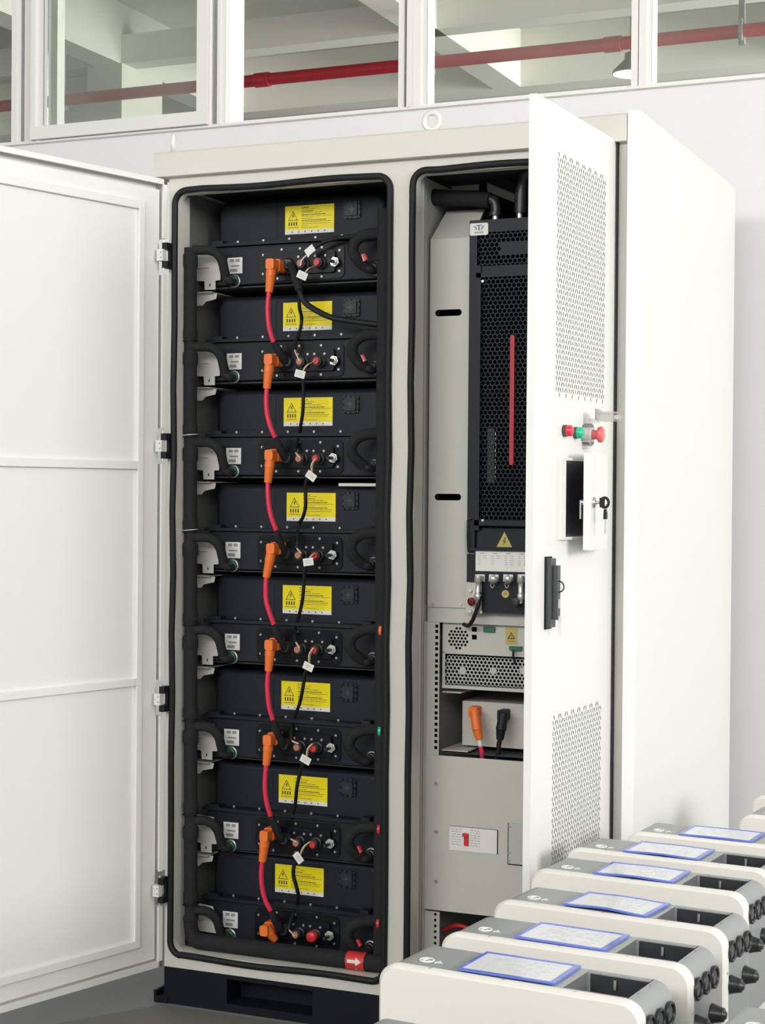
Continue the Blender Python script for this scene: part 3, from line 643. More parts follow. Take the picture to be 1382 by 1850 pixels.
for i in range(8):
    lab = ('orange right-angle power plug with red cable on the %s battery pack' % ORD[i]) if i < 7 else 'short tilted orange power plug on the lowest battery pack, behind the bottom hose'
    a_, c_, d_ = plugs[i]; A = at(*a_, YF-0.014); C = at(*c_, 0.062); D = at(*d_, 0.060 if i < 7 else 0.085)
    t = thing('power_cable', lab, 'cable', tuple(A), 'orange power plugs and red cables between packs')
    b = MB().m('orange'); up = (C-D).normalized(); side = Vector((1, 0, 0))
    b.prism([(A.x+u, A.z+v) for u, v in rrect(-0.0145, 0.0145, -0.0165, 0.0165, 0.005, 3)], 'y', 0.078, YF-0.012)
    # elbow head
    Hc = Vector((A.x, 0, A.z))
    b.prism([(A.x+u, A.z+v) for u, v in rrect(-0.012, 0.012, -0.014, 0.014, 0.006, 3)], 'y', 0.046, 0.082)
    # descending body, octagonal
    def obody(p, q, r0, r1): b.cyl(p, q, r0, r1, seg=8)
    J = Vector((A.x, 0.060, A.z+0.004)); 
    E_ = at(*d_, 0.060 if i < 7 else 0.080)
    m_ = J.lerp(E_, 0.45)
    obody(J+Vector((0, 0, 0.006)), m_, 0.0125, 0.0145); obody(m_, E_, 0.0135, 0.0105)
    b.build('plug', t)
    if i < 7:
        ys = [0.060, 0.058, 0.058, 0.060, 0.066]
        P = [at(*p, y) for p, y in zip(cabs[i], ys)]; P[0] = E_
        b = MB().m('red_cable'); b.tube(P, 0.0066, seg=12, n=6); b.build('cable', t)
        px, py = cabs[i][-1]; nx = plugs[i+1]
        T = PL(517, 653, 0.105)+Vector((0, 0, REF[i+1]))
        b = MB().m('foam'); b.tube([P[-1], P[-1].lerp(T, 0.4)+Vector((0, -0.006, 0.002)), P[-1].lerp(T, 0.8)+Vector((0, -0.006, 0.0)), T], [0.0078, 0.011, 0.012, 0.0115], seg=12, n=5); b.build('black_boot', t)
t = thing('power_cable', 'thick black power cable curving from the topmost battery pack to the right side', 'cable', tuple(at(525, 480, 0.105)))
b = MB().m('foam'); b.tube([at(524, 478, .108), at(529, 488, .095), at(534, 506, .080), at(541, 525, .072)], 0.0105, seg=12, n=5); b.build('black_boot', t)
b = MB().m('rubber'); b.tube([at(540, 523, .074), at(550, 545, .07), at(570, 560, .068), at(600, 574, .068), at(640, 581, .075), at(692, 588, .09)], 0.0078, seg=12, n=6); b.build('cable', t)
# ---- signal cables
sig = [((572, 479), (548, 498), [(545, 507), (541, 530), (541, 555), (545, 575), (542, 597), (534, 615), (532, 632), (541, 653)]),
       ((569, 652), (544, 676), [(547, 686), (548, 715), (547, 745), (543, 770), (540, 790), (534, 808), (534, 818), (542, 827)]),
       ((571, 828), (564, 860), [(553, 869), (552, 890), (552, 915), (547, 935), (540, 948), (538, 975), (536, 990), (544, 1000)]),
       ((571, 1000), (559, 1015), [(551, 1028), (549, 1050), (547, 1080), (542, 1105), (535, 1130), (533, 1150), (534, 1160), (541, 1171)]),
       ((567, 1170), (559, 1204), [(551, 1216), (549, 1232), (545, 1255), (540, 1275), (530, 1300), (526, 1325), (527, 1338), (539, 1344)]),
       ((565, 1343), (554, 1372), [(545, 1385), (541, 1400), (536, 1425), (533, 1455), (524, 1490), (522, 1508), (525, 1516), (535, 1521)]),
       ((561, 1520), (541, 1549), [(532, 1562), (530, 1580), (535, 1600), (539, 1620), (534, 1640), (524, 1668), (522, 1680), (533, 1691)])]
tilt = [25, 15, 35, -8, 22, 25, 50]
for i, (s_, tg, path) in enumerate(sig):
    t = thing('signal_cable', 'thin black tagged cable from the %s battery pack downward' % ORD[i], 'cable', tuple(at(*s_, .08)), 'thin signal cables between packs')
    S = at(*s_, .082); G = at(*tg, .078)
    for k, cm in enumerate(('label_white', 'dull_yellow', 'copper_wire')):
        o_ = Vector(((k-1)*0.003, 0, (k-1)*0.001)); b = MB().m(cm); b.tube([S+o_, S.lerp(G, .4)+o_+Vector((-0.004, -0.006, 0.002)), G+o_*0.4], 0.0010, seg=6, n=5); b.build('wire', t)
    ys = [.078, .085, .09, .11, .13, .095, .085, .082]
    if i == 0: ys = [.078, .085, .095, .125, .12, .10, .085, .082]
    P = [at(*p, y) for p, y in zip(path, ys)]
    b = MB().m('rubber'); b.tube([G]+P[:-1], 0.0048 if i != 6 else 0.0052, seg=10, n=6); b.build('jacket', t)
    for k, cm in enumerate(('label_white', 'copper_wire')):
        o_ = Vector((0.002*k, 0, 0.002*k)); b = MB().m(cm); b.tube([P[-3]+o_, P[-2]+o_, P[-1]+o_], 0.0012, seg=6, n=5); b.build('wire', t)
    X = Matrix.Translation(G+Vector((0, -0.007, 0))) @ Matrix.Rotation(math.radians(tilt[i]), 4, 'Y')
    b = MB(X).m('label_white'); b.box(-0.015, 0.015, -0.0005, 0.0005, -0.010, 0.010); b.m('print_grey')
    for k in range(3): b.box(-0.010, 0.010, -0.0008, -0.0005, 0.004-k*0.004, 0.0048-k*0.004)
    b.build('tag', t)
t = thing('signal_cable', 'thin black tagged cable rising from the topmost battery pack to the upper right', 'cable', tuple(at(543, 480, .08)))
S = at(543, 480, .082); G = at(562, 453, .080)
b = MB().m('label_white'); b.tube([S, S.lerp(G, .4)+Vector((-0.006, -0.004, 0)), S.lerp(G, 0.9)], 0.002, seg=6, n=5); b.build('wire', t)
b = MB().m('rubber'); b.tube([G, at(580, 440, .085), at(610, 430, .09), at(650, 425, .09), at(696, 412, .09)], 0.0055, seg=10); b.build('jacket', t)
X = Matrix.Translation(G+Vector((0, -0.007, 0))) @ Matrix.Rotation(math.radians(-35), 4, 'Y'); b = MB(X).m('label_white'); b.box(-0.014, 0.014, -0.0005, 0.0005, -0.010, 0.010); b.build('tag', t)
# ================================================================== RIGHT COMPARTMENT
b = MB().m('inner_paint'); b.box(0.704, 0.7065, 0.05, 0.84, 0.17, 2.25); b.box(0.704, 0.722, 0.050, 0.053, 0.17, 2.25); b.box(0.7065, 0.7135, 0.086, 0.092, 0.17, 2.25); b.build('compartment_wall', cab)
for py in (408, 1138, 1468, 1652):
    b = MB().m('hole'); q = at(765, py, 0.07); b.box(0.7066, 0.7075, 0.054, 0.086, q.z-0.0012, q.z+0.0012); b.build('wall_seam', cab)
def hexgrid(b, x0, x1, z0, z1, pitch, hole, y, depth=0.003, skip=None):
    R = pitch/math.sqrt(3)*1.0; rh_ = pitch*math.sqrt(3)/2; row = 0; z = z0
    while z <= z1:
        x = x0+(pitch/2 if row % 2 else 0)
        while x <= x1:
            if not (skip and skip(x, z)):
                O = [(x+R*math.sin(k*math.pi/3), z+R*math.cos(k*math.pi/3)) for k in range(6)]; I = [(x+hole*math.sin(k*math.pi/3), z+hole*math.cos(k*math.pi/3)) for k in range(6)]
                vs = [(p[0], y, p[1]) for p in O+I]+[(p[0], y+depth, p[1]) for p in I]
                b.add(vs, [(k, (k+1) % 6, 6+(k+1) % 6, 6+k) for k in range(6)]+[(6+k, 6+(k+1) % 6, 12+(k+1) % 6, 12+k) for k in range(6)], False)
            else:
                b.add([(x+R*math.sin(k*math.pi/3), y, z+R*math.cos(k*math.pi/3)) for k in range(6)], [tuple(range(6))], False)
            x += pitch
        z += rh_; row += 1
# baffle panel
bf = thing('baffle_panel', 'tall light grey sheet metal panel with two long slots left of the chiller', 'panel', (0.765, 0.12, 1.14))
def slotpanel():
    b = MB().m('rack_paint'); x0, x1 = 0.7135, 0.829; z0, z1 = 1.138, 2.092; y0, y1 = 0.118, 0.121
    cuts = [(at(810, 565, .118).z, at(786, 565, .118).x, at(834, 565, .118).x), (at(809, 898, .118).z, at(785, 898, .118).x, at(833, 898, .118).x)]
    zz = [z1]
    for cz, a_, c_ in cuts:
        h = 0.0085; b.box(x0, x1, y0, y1, cz+h, zz[-1]); b.box(x0, a_, y0, y1, cz-h, cz+h); b.box(c_, x1, y0, y1, cz-h, cz+h); zz.append(cz-h)
        for sx, ex in ((1, a_), (-1, c_)):
            for sz in (1, -1):
                poly = [(ex, cz+sz*h)]+[(ex+sx*(h-h*math.sin(t*math.pi/12)), cz+sz*(h*math.cos(t*math.pi/12))) for t in range(7)]
                b.prism(poly, 'y', y0, y1)
    b.box(x0, x1, y0, y1, z0, zz[-1])
    # upper part folds back and up
    b.add([(x0, y0, z1), (x1, y0, z1), (x1+0.003, 0.20, z1+0.085), (x0+0.012, 0.20, z1+0.085), (x0, y1, z1-0.003), (x1, y1, z1-0.003), (x1+0.003, 0.203, z1+0.082), (x0+0.012, 0.203, z1+0.082)], [(0, 1, 2, 3), (4, 7, 6, 5), (0, 3, 7, 4), (1, 5, 6, 2), (2, 6, 7, 3)], False)
    b.build('sheet', bf)
    b = MB().m('hole'); b.box(x0, x1-0.004, 0.19, 0.195, z0, 2.0); b.build('slot_shade_sheet', bf)  # black sheet stands in for the shade behind the slots
slotpanel()
for px, py in ((782, 1091), (832, 1092)):
    q = at(px, py, .117); b = MB().m('zinc'); b.cyl((q.x, .1178, q.z), (q.x, .1145, q.z), 0.0038, seg=10); b.build('screw', bf)
# chiller
ch = thing('chiller_unit', 'black liquid cooling unit with honeycomb front and a red vertical strip', 'chiller', (1.0, 0.25, 1.128))
CX0, CX1 = 0.832, 1.19
b = MB().m('ac_black'); yf = 0.09
b.box(CX0, 0.853, yf, 0.55, 1.207, 2.13); b.box(1.165, CX1, yf, 0.55, 1.207, 2.13); b.box(0.853, 1.165, yf, 0.55, 2.098, 2.13); b.box(0.853, 1.165, yf, yf+0.02, 1.992, 2.012)
b.box(0.853, 1.165, 0.13, 0.55, 1.207, 2.10); b.box(0.853, 1.165, yf+0.012, 0.13, 1.257, 1.345)
b.build('housing', ch)
b = MB().m('ac_black'); hexgrid(b, 0.862, 1.165, 2.012, 2.098, 0.01235, 0.0056, yf+0.001, skip=lambda x, z: x > 0.915 and 2.034 < z < 2.068); b.build('upper_grille', ch)
b = MB().m('ac_black'); hexgrid(b, 0.874, 1.165, 1.372, 1.984, 0.01235, 0.0056, yf-0.004); b.box(0.852, 0.866, yf-0.006, yf+0.02, 1.340, 2.013); b.box(0.853, 1.165, yf-0.006, yf+0.02, 1.983, 1.995); b.box(0.853, 1.165, yf-0.006, yf+0.02, 1.352, 1.366); b.build('lower_grille', ch)
b = MB().m('hole'); b.box(0.858, 1.165, 0.118, 0.12, 1.36, 2.10); b.m('dark_grey'); b.box(0.882, 0.90, 0.10, 0.105, 1.46, 1.60); b.m('zinc'); 
for k in range(9): b.box(0.903, 0.9045, 0.099, 0.1, 1.47+k*0.014, 1.479+k*0.014)
b.build('heat_exchanger', ch)
b = MB().m('strip_red'); b.prism([(x, z) for x, z in rrect(0.947, 0.9585, 1.506, 1.834, 0.005, 4)], 'y', yf-0.009, yf-0.004); b.build('red_strip', ch)
for px, py in ((872, 508), (872, 940)):
    q = at(px, py, yf-0.008); b = MB().m('zinc'); b.cyl((q.x, yf-0.006, q.z), (q.x, yf-0.009, q.z), 0.0032, seg=10); b.build('screw', ch)
# maker's badge
b = MB().m('label_white'); q0 = at(849, 426, yf-.001); q1 = at(882, 402, yf-.001); b.prism(rrect(q0.x, q1.x, q0.z, q1.z, 0.004, 3), 'y', yf-0.0015, yf)
b.m('print_blue'); cx, cz = (q0.x+q1.x)/2, (q0.z+q1.z)/2+0.003; yy = yf-0.0019
b.box(cx-0.0016, cx+0.0016, yy, yf-0.0015, cz-0.006, cz+0.006); b.box(cx-0.008, cx+0.008, yy, yf-0.0015, cz+0.006, cz+0.0078)
for sg in (-1, 1):
    for k in range(4):
        a0_ = 0.004+k*0.0008; b.add([(cx+sg*(0.0045), yy, cz-0.0055+k*0.0028), (cx+sg*(0.0065+k*0.0015), yy, cz-0.0055+k*0.0028), (cx+sg*(0.010+k*0.0022), yy, cz-0.003+k*0.0028), (cx+sg*(0.0060+k*0.002), yy, cz-0.0034+k*0.0028)], [(0, 1, 2, 3)], False)
b.m('print_grey'); 
for k in range(4): b.box(cx-0.0115+k*0.0062, cx-0.0070+k*0.0062, yy, yf-0.0015, cz-0.0135, cz-0.0093)
b.build('maker_badge', ch)
# lower apron: triangle sign, table label, connectors
b = MB().m('ac_black'); b.box(0.860, 1.165, yf+0.004, yf+0.012, 1.290, 1.340); b.box(0.838, 1.17, yf-0.008, yf+0.02, 1.288, 1.294); b.m('ac_black'); b.box(0.853, 1.17, yf+0.0, 0.13, 1.13, 1.288); b.build('apron', ch)
q = at(911, 975, yf+.003); b = MB().m('dull_yellow'); s_ = 0.042; yv = yf+0.0035
b.add([(q.x-s_/2, yv, q.z-0.019), (q.x+s_/2, yv, q.z-0.019), (q.x, yv, q.z+0.020), (q.x-s_/2, yf+.0042, q.z-0.019), (q.x+s_/2, yf+.0042, q.z-0.019), (q.x, yf+.0042, q.z+0.020)], [(0, 1, 2), (0, 3, 4, 1), (1, 4, 5, 2), (2, 5, 3, 0)], False)
b.m('print'); b.add([(q.x+x*0.018, yv-0.0004, q.z-0.005+z*0.022) for x, z in ((0.15, 0.5), (-0.28, -0.02), (-0.02, -0.02), (-0.2, -0.5), (0.28, 0.08), (0.02, 0.08), (0.3, 0.5))], [(0, 1, 2, 5, 6), (2, 3, 4, 5)], False); b.build('hazard_sign', ch)
q0 = at(859, 1032, yf-.001); q1 = at(950, 996, yf-.001); b = MB().m('label_white'); b.box(q0.x, 1.12, yf-0.001, yf, q0.z+0.001, q1.z-0.001); b.m('print_grey')
for k in range(4):
    x = q0.x+0.010+k*0.036
    b.box(x, x+0.013, yf-.0014, yf-.001, q1.z-0.008, q1.z-0.0065)
    for r_ in range(5):
        b.box(x-0.004, x+0.004, yf-.0014, yf-.001, q1.z-0.014-r_*0.0055, q1.z-0.013-r_*0.0055)
        if r_ < 2 or k > 1: b.box(x+0.010, x+0.020, yf-.0014, yf-.001, q1.z-0.014-r_*0.0055, q1.z-0.013-r_*0.0055)
b.build('connection_table', ch)
for k, px in enumerate((866, 891, 917, 943)):
    q = at(px, 1046, yf-0.01); b = MB().m('zinc'); z = at(px, 1038, yf-.01).z
    b.box(q.x-0.013, q.x+0.013, yf-0.006, yf, z-0.018, z)
    if k in (1, 2):
        b.lathe((q.x+0.001, yf-0.006, z-0.008), (0.25, -1, -0.35), [(0, .008), (.010, .009), (.011, .0105), (.018, .0105), (.0185, 0)], seg=14)
        o_ = Vector((q.x-0.004, yf-0.014, z-0.016)); b.tube([o_, o_+Vector((-0.001, 0, -0.012)), o_+Vector((0.004, 0, -0.018)), o_+Vector((0.008, 0, -0.012)), o_+Vector((0.008, 0, -0.002))], 0.0009, seg=6, n=4)
        b.build('capped_socket', ch)
    else:
        b.lathe((q.x, yf-0.018, z-0.002), (0, 0, -1), [(0, .009), (.016, .0105), (.018, .0080), (.024, .007), (.046, .0075), (.048, .0095), (.060, .009), (.062, .0065), (.070, .006)], seg=14)
        b.build('metal_plug', ch)
        c_ = MB().m('dark_red' if k == 0 else 'dark_grey'); p = at(px-12 if k == 0 else 934, 1086, yf-.02); c_.lathe(p, (-0.5, -1, -0.3), [(0, .010), (.008, .011), (.010, .0095), (.0105, 0)], seg=14)
        c_.m('zinc'); c_.tube([p, p+Vector((0.003, 0, 0.02)), Vector((q.x-0.009, yf-.012, z-0.012))], 0.0008, seg=6, n=4); c_.build('hanging_cap', ch)
q = at(913, 1073, yf-.001); b = MB().m('dull_yellow'); b.cyl((q.x, yf, q.z), (q.x, yf-.0012, q.z), 0.010, seg=20); b.m('print'); b.box(q.x-.0045, q.x+.0045, yf-.0016, yf-.0012, q.z-.0006, q.z+.0006); b.box(q.x-.0006, q.x+.0006, yf-.0016, yf-.0012, q.z-.0005, q.z+.005); b.build('earth_mark', ch)
b = MB().m('steel'); p0, p1 = at(848, 936, .08), at(848, 1000, .08); b.tube([p0+Vector((0.012, 0.02, 0)), p0+Vector((-0.004, 0, -0.002)), p0+Vector((-0.008, -0.004, -0.010)), p1+Vector((-0.006, -0.004, 0.008)), p1+Vector((-0.002, 0, 0.001)), p1+Vector((0.014, 0.02, 0))], 0.0025, seg=8, n=5); b.build('handle', ch)
pk = at(864, 1092, .075); t = thing('signal_cable', 'short dark cable hanging from the first metal plug under the chiller', 'cable', tuple(pk))
b = MB().m('rubber'); b.tube([at(866, 1070, .072), at(866, 1085, .07), at(860, 1105, .072), at(853, 1122, .08), at(846, 1130, .10), at(838, 1128, .12)], 0.0052, seg=10); b.build('jacket', t)
# hoses at top of the right compartment
t = thing('coolant_hose', 'black foam-wrapped hose crossing above the grey panel to the chiller', 'hose', tuple(at(800, 355, .16)))
b = MB().m('foam'); b.tube([at(744, 355, .17), at(775, 356, .16), at(810, 358, .15), at(850, 359, .15), at(885, 362, .15)], [0.020, .022, .021, .019, .021], seg=16); b.build('hose', t)
b = MB().m('gland'); b.tube([at(884, 360, .15), at(893, 364, .15), at(896, 378, .15), at(895, 389, .15)], 0.0135, seg=12); b.cyl(at(895, 384, .15), at(895, 390, .15), 0.016); b.build('elbow_coupling', t)
b = MB().m('zinc'); b.cyl(at(895, 390, .15), at(895, 402, .15), 0.008); b.build('nipple', t)
t = thing('coolant_hose', 'black hose dropping into the chiller top beside the door edge', 'hose', tuple(at(940, 330, .15)))
b = MB().m('gland'); b.tube([at(962, 300, .15), at(948, 320, .15), at(942, 345, .15), at(940, 385, .15)], 0.0165, seg=12); b.build('hose', t)
b = MB().m('zinc'); b.cyl(at(939, 383, .15), at(939, 398, .15), 0.008); b.build('nipple', t)
b = MB().m('rack_paint'); p = [at(790, 322, .3), at(865, 315, .3), at(865, 344, .3), at(790, 344, .3)]; b.prism([(q.x, q.z) for q in p], 'y', 0.3, 0.303)
p = [at(880, 318, .28), at(930, 350, .28), at(930, 366, .28), at(880, 346, .28)]; b.prism([(q.x, q.z) for q in p], 'y', 0.28, 0.283); b.m('rubber'); p = [at(868, 308, .24), at(930, 330, .24), at(930, 350, .24), at(868, 325, .24)]; b.prism([(q.x, q.z) for q in p], 'y', 0.24, 0.26); b.build('roof_bracket', cab)
# beam, rack rail, module, junction box, lower plate
b = MB().m('rack_paint'); b.box(0.7115, 1.22, 0.124, 0.16, 1.098, 1.140); b.box(0.822, 1.22, 0.122, 0.127, 1.097, 1.125); b.build('cross_beam', cab)
b = MB().m('rack_paint'); qa = at(848, 1057, .11); qb = at(879, 1113, .11); b.prism(rrect(0.832, 0.874, 1.128, 1.206, 0.004, 3), 'y', 0.086, 0.089) ; b.build('mounting_plate', cab)
for px, py in ((850, 1067), (850, 1104), (869, 1105)):
    q = at(px, py, .085); b = MB().m('zinc'); b.cyl((q.x, .086, q.z), (q.x, .080, q.z), 0.0048, seg=6); b.build('bolt', cab)
b = MB().m('rack_paint'); b.box(0.7135, 0.7385, 0.118, 0.121, 0.752, 1.098); b.box(0.7135, 0.7395, 0.1205, 0.20, 0.19, 1.10) if False else None; b.box(0.7115, 0.7135, 0.100, 0.20, 0.19, 1.10); b.box(0.7135, 0.7540, 0.118, 0.121, 0.19, 0.345); b.box(0.7385, 0.7475, 0.118, 0.121, 0.752, 1.098)
b.m('hole'); z = 1.088; k = 0
while z > 0.76:
    xx = 0.7400; b.box(xx-0.0040, xx+0.0040, 0.1176, 0.118, z-0.0042, z+0.0042); z -= (0.0135, 0.0158, 0.0158)[k % 3]; k += 1
z = 0.338
while z > 0.2: b.box(0.7395, 0.7457, 0.1176, 0.118, z-0.0034, z+0.0034); z -= 0.015
b.build('rack_rail', cab)
pm = thing('power_module', 'grey rack power module with round fan vents below the chiller', 'module', (0.98, 0.3, 0.925))
MX0, MX1, MZ0, MZ1, MY = 0.7475, 1.20, 0.926, 1.100, 0.14
b = MB().m('rack_paint'); b.box(MX0, MX1, MY+0.006, 0.6, MZ0, MZ1-0.003); b.box(MX0, MX1, MY-0.002, MY+0.006, MZ0, 0.934); b.box(MX0, MX1, MY, MY+0.006, 1.018, MZ1-0.003); b.box(MX0, 0.755, MY, MY+0.006, MZ0, 1.02); b.build('chassis', pm)
b = MB().m('rack_paint'); b.box(0.7545, MX1, MY-0.001, MY+0.0005, 1.016, 1.024); b.m('inner_paint'); hexgrid(b, 0.762, 1.19, 0.943, 1.012, 0.0105, 0.0044, MY-0.002, 0.003)
b.m('hole'); b.box(0.755, 1.19, MY+0.002, MY+0.004, 0.936, 1.016); b.build('fan_grille', pm)
for px in (836, 891, 945):
    q = at(px, 1212, MY-.003); b = MB().m('inner_paint'); b.cyl((q.x, MY-.0022, q.z), (q.x, MY-.004, q.z), 0.0095, seg=20); b.build('fan_hub', pm)
q = at(828, 1153, MY); b = MB().m('hole')
for r_ in range(-3, 4):
    for c_ in range(-3, 4):
        x = c_*0.0098+(0.0049 if r_ % 2 else 0); z = r_*0.0085
        if x*x+z*z < 0.0285**2: b.cyl((q.x+x, MY, q.z+z), (q.x+x, MY-0.0005, q.z+z), 0.0036, seg=8)
b.build('round_vent', pm)
for px, py in ((857, 1137), (857, 1151)):
    q = at(px, py, MY); b = MB().m('hole'); b.box(q.x-.0065, q.x+.0065, MY-.0008, MY, q.z-.006, q.z+.006); b.build('data_port', pm)
q = at(885, 1137, MY); b = MB().m('pcb_green'); b.box(q.x-.015, q.x+.015, MY-.008, MY, q.z-.007, q.z+.007); b.build('terminal_block', pm)
q = at(924, 1149, MY); b = MB().m('dull_yellow'); b.box(q.x-.016, q.x+.016, MY-.0008, MY, q.z-.022, q.z+.022); b.m('print'); b.add([(q.x+x, MY-.0012, q.z+z) for x, z in ((-.011, -.008), (.011, -.008), (0, .010), (-.006, -.0055), (.006, -.0055), (0, .005))], [(0, 1, 4, 3), (1, 2, 5, 4), (2, 0, 3, 5)], False); b.box(q.x-.0008, q.x+.0008, MY-.0012, MY-.0008, q.z-.004, q.z+.002); b.box(q.x-.010, q.x+.010, MY-.0012, MY-.0008, q.z-.014, q.z-.0128); b.build('caution_label', pm)
q = at(933, 1171, MY); b = MB().m('pcb_green'); b.box(q.x-.016, q.x+.016, MY-.012, MY, q.z-.005, q.z+.005); b.m('rubber'); b.tube([(q.x-.004, MY-.012, q.z-.004), (q.x-.003, MY-.016, q.z-.02), (q.x, MY-.01, q.z-.04)], 0.003, seg=8); b.build('terminal_block', pm)
jb = thing('junction_box', 'pale grey box in the dark rack opening carrying an orange and a black plug', 'junction box', (1.0, 0.3, 0.765))
p0 = at(835, 1345, .20); p1 = at(836, 1266, .20); b = MB().m('rack_paint'); b.box(p0.x, 1.2, .20, .5, p0.z-0.001, p1.z); b.build('housing', jb)
b = MB().m('rack_paint'); zf = at(820, 1353, .16).z; b.box(0.748, 0.82, 0.14, 0.30, zf-0.003, zf); b.prism([(0.748, 0.14), (0.79, 0.14), (p0.x, 0.2), (0.748, 0.2)], 'z', zf-0.003, zf) if False else None; b.box(0.748, 0.80, 0.14, 0.26, 0.914, 0.917); b.m('shell_dark'); b.box(0.748, 1.2, 0.15, 0.6, 0.756, 0.758); b.build('tray', jb)
for nm, lab, cm, c2, pts in (('power_cable', 'orange plug with red cable on the pale junction box low in the rack', 'orange', 'red_cable', [(862, 1284), (857, 1292), (862, 1318), (866, 1336), (868, 1348), (871, 1372)]), ('power_cable', 'black plug with black cable on the pale junction box low in the rack', 'ac_black', 'rubber', [(914, 1290), (910, 1296), (905, 1318), (903, 1336), (901, 1346), (897, 1372)])):
    A = at(*pts[0], .2); t = thing(nm, lab, 'cable', tuple(A), 'plugs on the junction box'); b = MB().m(cm)
    b.prism([(A.x+u, A.z+v) for u, v in rrect(-0.012, 0.012, -0.014, 0.014, 0.004, 3)], 'y', 0.165, 0.2)
    J = at(*pts[1], .16); K = at(*pts[2], .155); L_ = at(*pts[3], .155); b.cyl(J+Vector((0, 0, .012)), K, 0.0125, 0.0145, seg=8); b.cyl(K, L_, 0.0135, 0.010, seg=8); b.build('plug', t)
    b = MB().m('label_white' if cm == 'orange' else 'rubber'); b.cyl(L_, at(*pts[4], .155), 0.0062); b.m(c2); b.tube([at(*pts[4], .155), at((pts[4][0]+pts[5][0])/2+1, 1360, .155), at(*pts[5], .157)], 0.0062, seg=10); b.build('cable', t)
lp = thing('cover_plate', 'large plain grey cover plate with rating label and red switch, bottom of the rack', 'panel', (0.97, 0.116, 0.356))
b = MB().m('rack_paint'); b.box(0.7135, 1.2, 0.115, 0.118, 0.350, 0.753); b.build('plate', lp)
for py in (1415, 1502, 1592):
    q = at(788, py, .113); b = MB().m('zinc'); b.cyl((q.x, .115, q.z), (q.x, .110, q.z), 0.0052, seg=12); b.m('dark_grey'); b.box(q.x-.003, q.x+.003, .1096, .110, q.z-.0006, q.z+.0006); b.build('screw', lp)
q0 = at(812, 1535, .114); q1 = at(898, 1500, .114); b = MB().m('rack_paint'); b.m('label_white'); b.box(q0.x, q1.x, .1135, .115, q0.z, q1.z-.0); b.m('hole'); b.box(q1.x, q1.x+.0025, .114, .115, q0.z-.001, q1.z); b.box(q0.x, q1.x, .114, .115, q1.z, q1.z+.001); b.m('print_grey')
rnd = random.Random(5)
for col in (q0.x+.006, q0.x+.058):
    for r_ in range(7):
        x = col; 
        while x < col+.024: wd = rnd.uniform(.003, .009); b.box(x, min(x+wd, col+.026), .1131, .1135, q1.z-.007-r_*.0066, q1.z-.0055-r_*.0066); x += wd+.003
b.m('red'); c = at(843, 1515, .114); b.box(c.x-.006, c.x+.006, .109, .1135, c.z-.018, c.z+.010); b.box(c.x-.009, c.x+.005, .104, .1135, c.z+.006, c.z+.014); b.build('breaker_label', lp)
b = MB().m('inner_paint'); q = at(918, 1525, .114); b.box(q.x, 1.08, .1135, .115, q.z-.05, q.z+.055); b.m('hole'); b.box(q.x-.001, 1.08, .1132, .1136, q.z-.052, q.z-.0495); b.box(q.x-.001, q.x+.0008, .1132, .1136, q.z-.05, q.z+.055); b.m('print_grey'); 
for z_ in (-.042, .045, -.022): b.cyl((q.x+.006, .1135, q.z+z_), (q.x+.006, .112, q.z+z_), .002, seg=8)
b.build('nameplate', lp)
b = MB().m('red'); b.tube([at(800, 1680, .2), at(830, 1672, .2), at(870, 1690, .2)], .006, seg=8); bo = b.build('power_cable'); tag(bo, 'bit of red cable in the dark gap below the grey cover plate', 'cable')
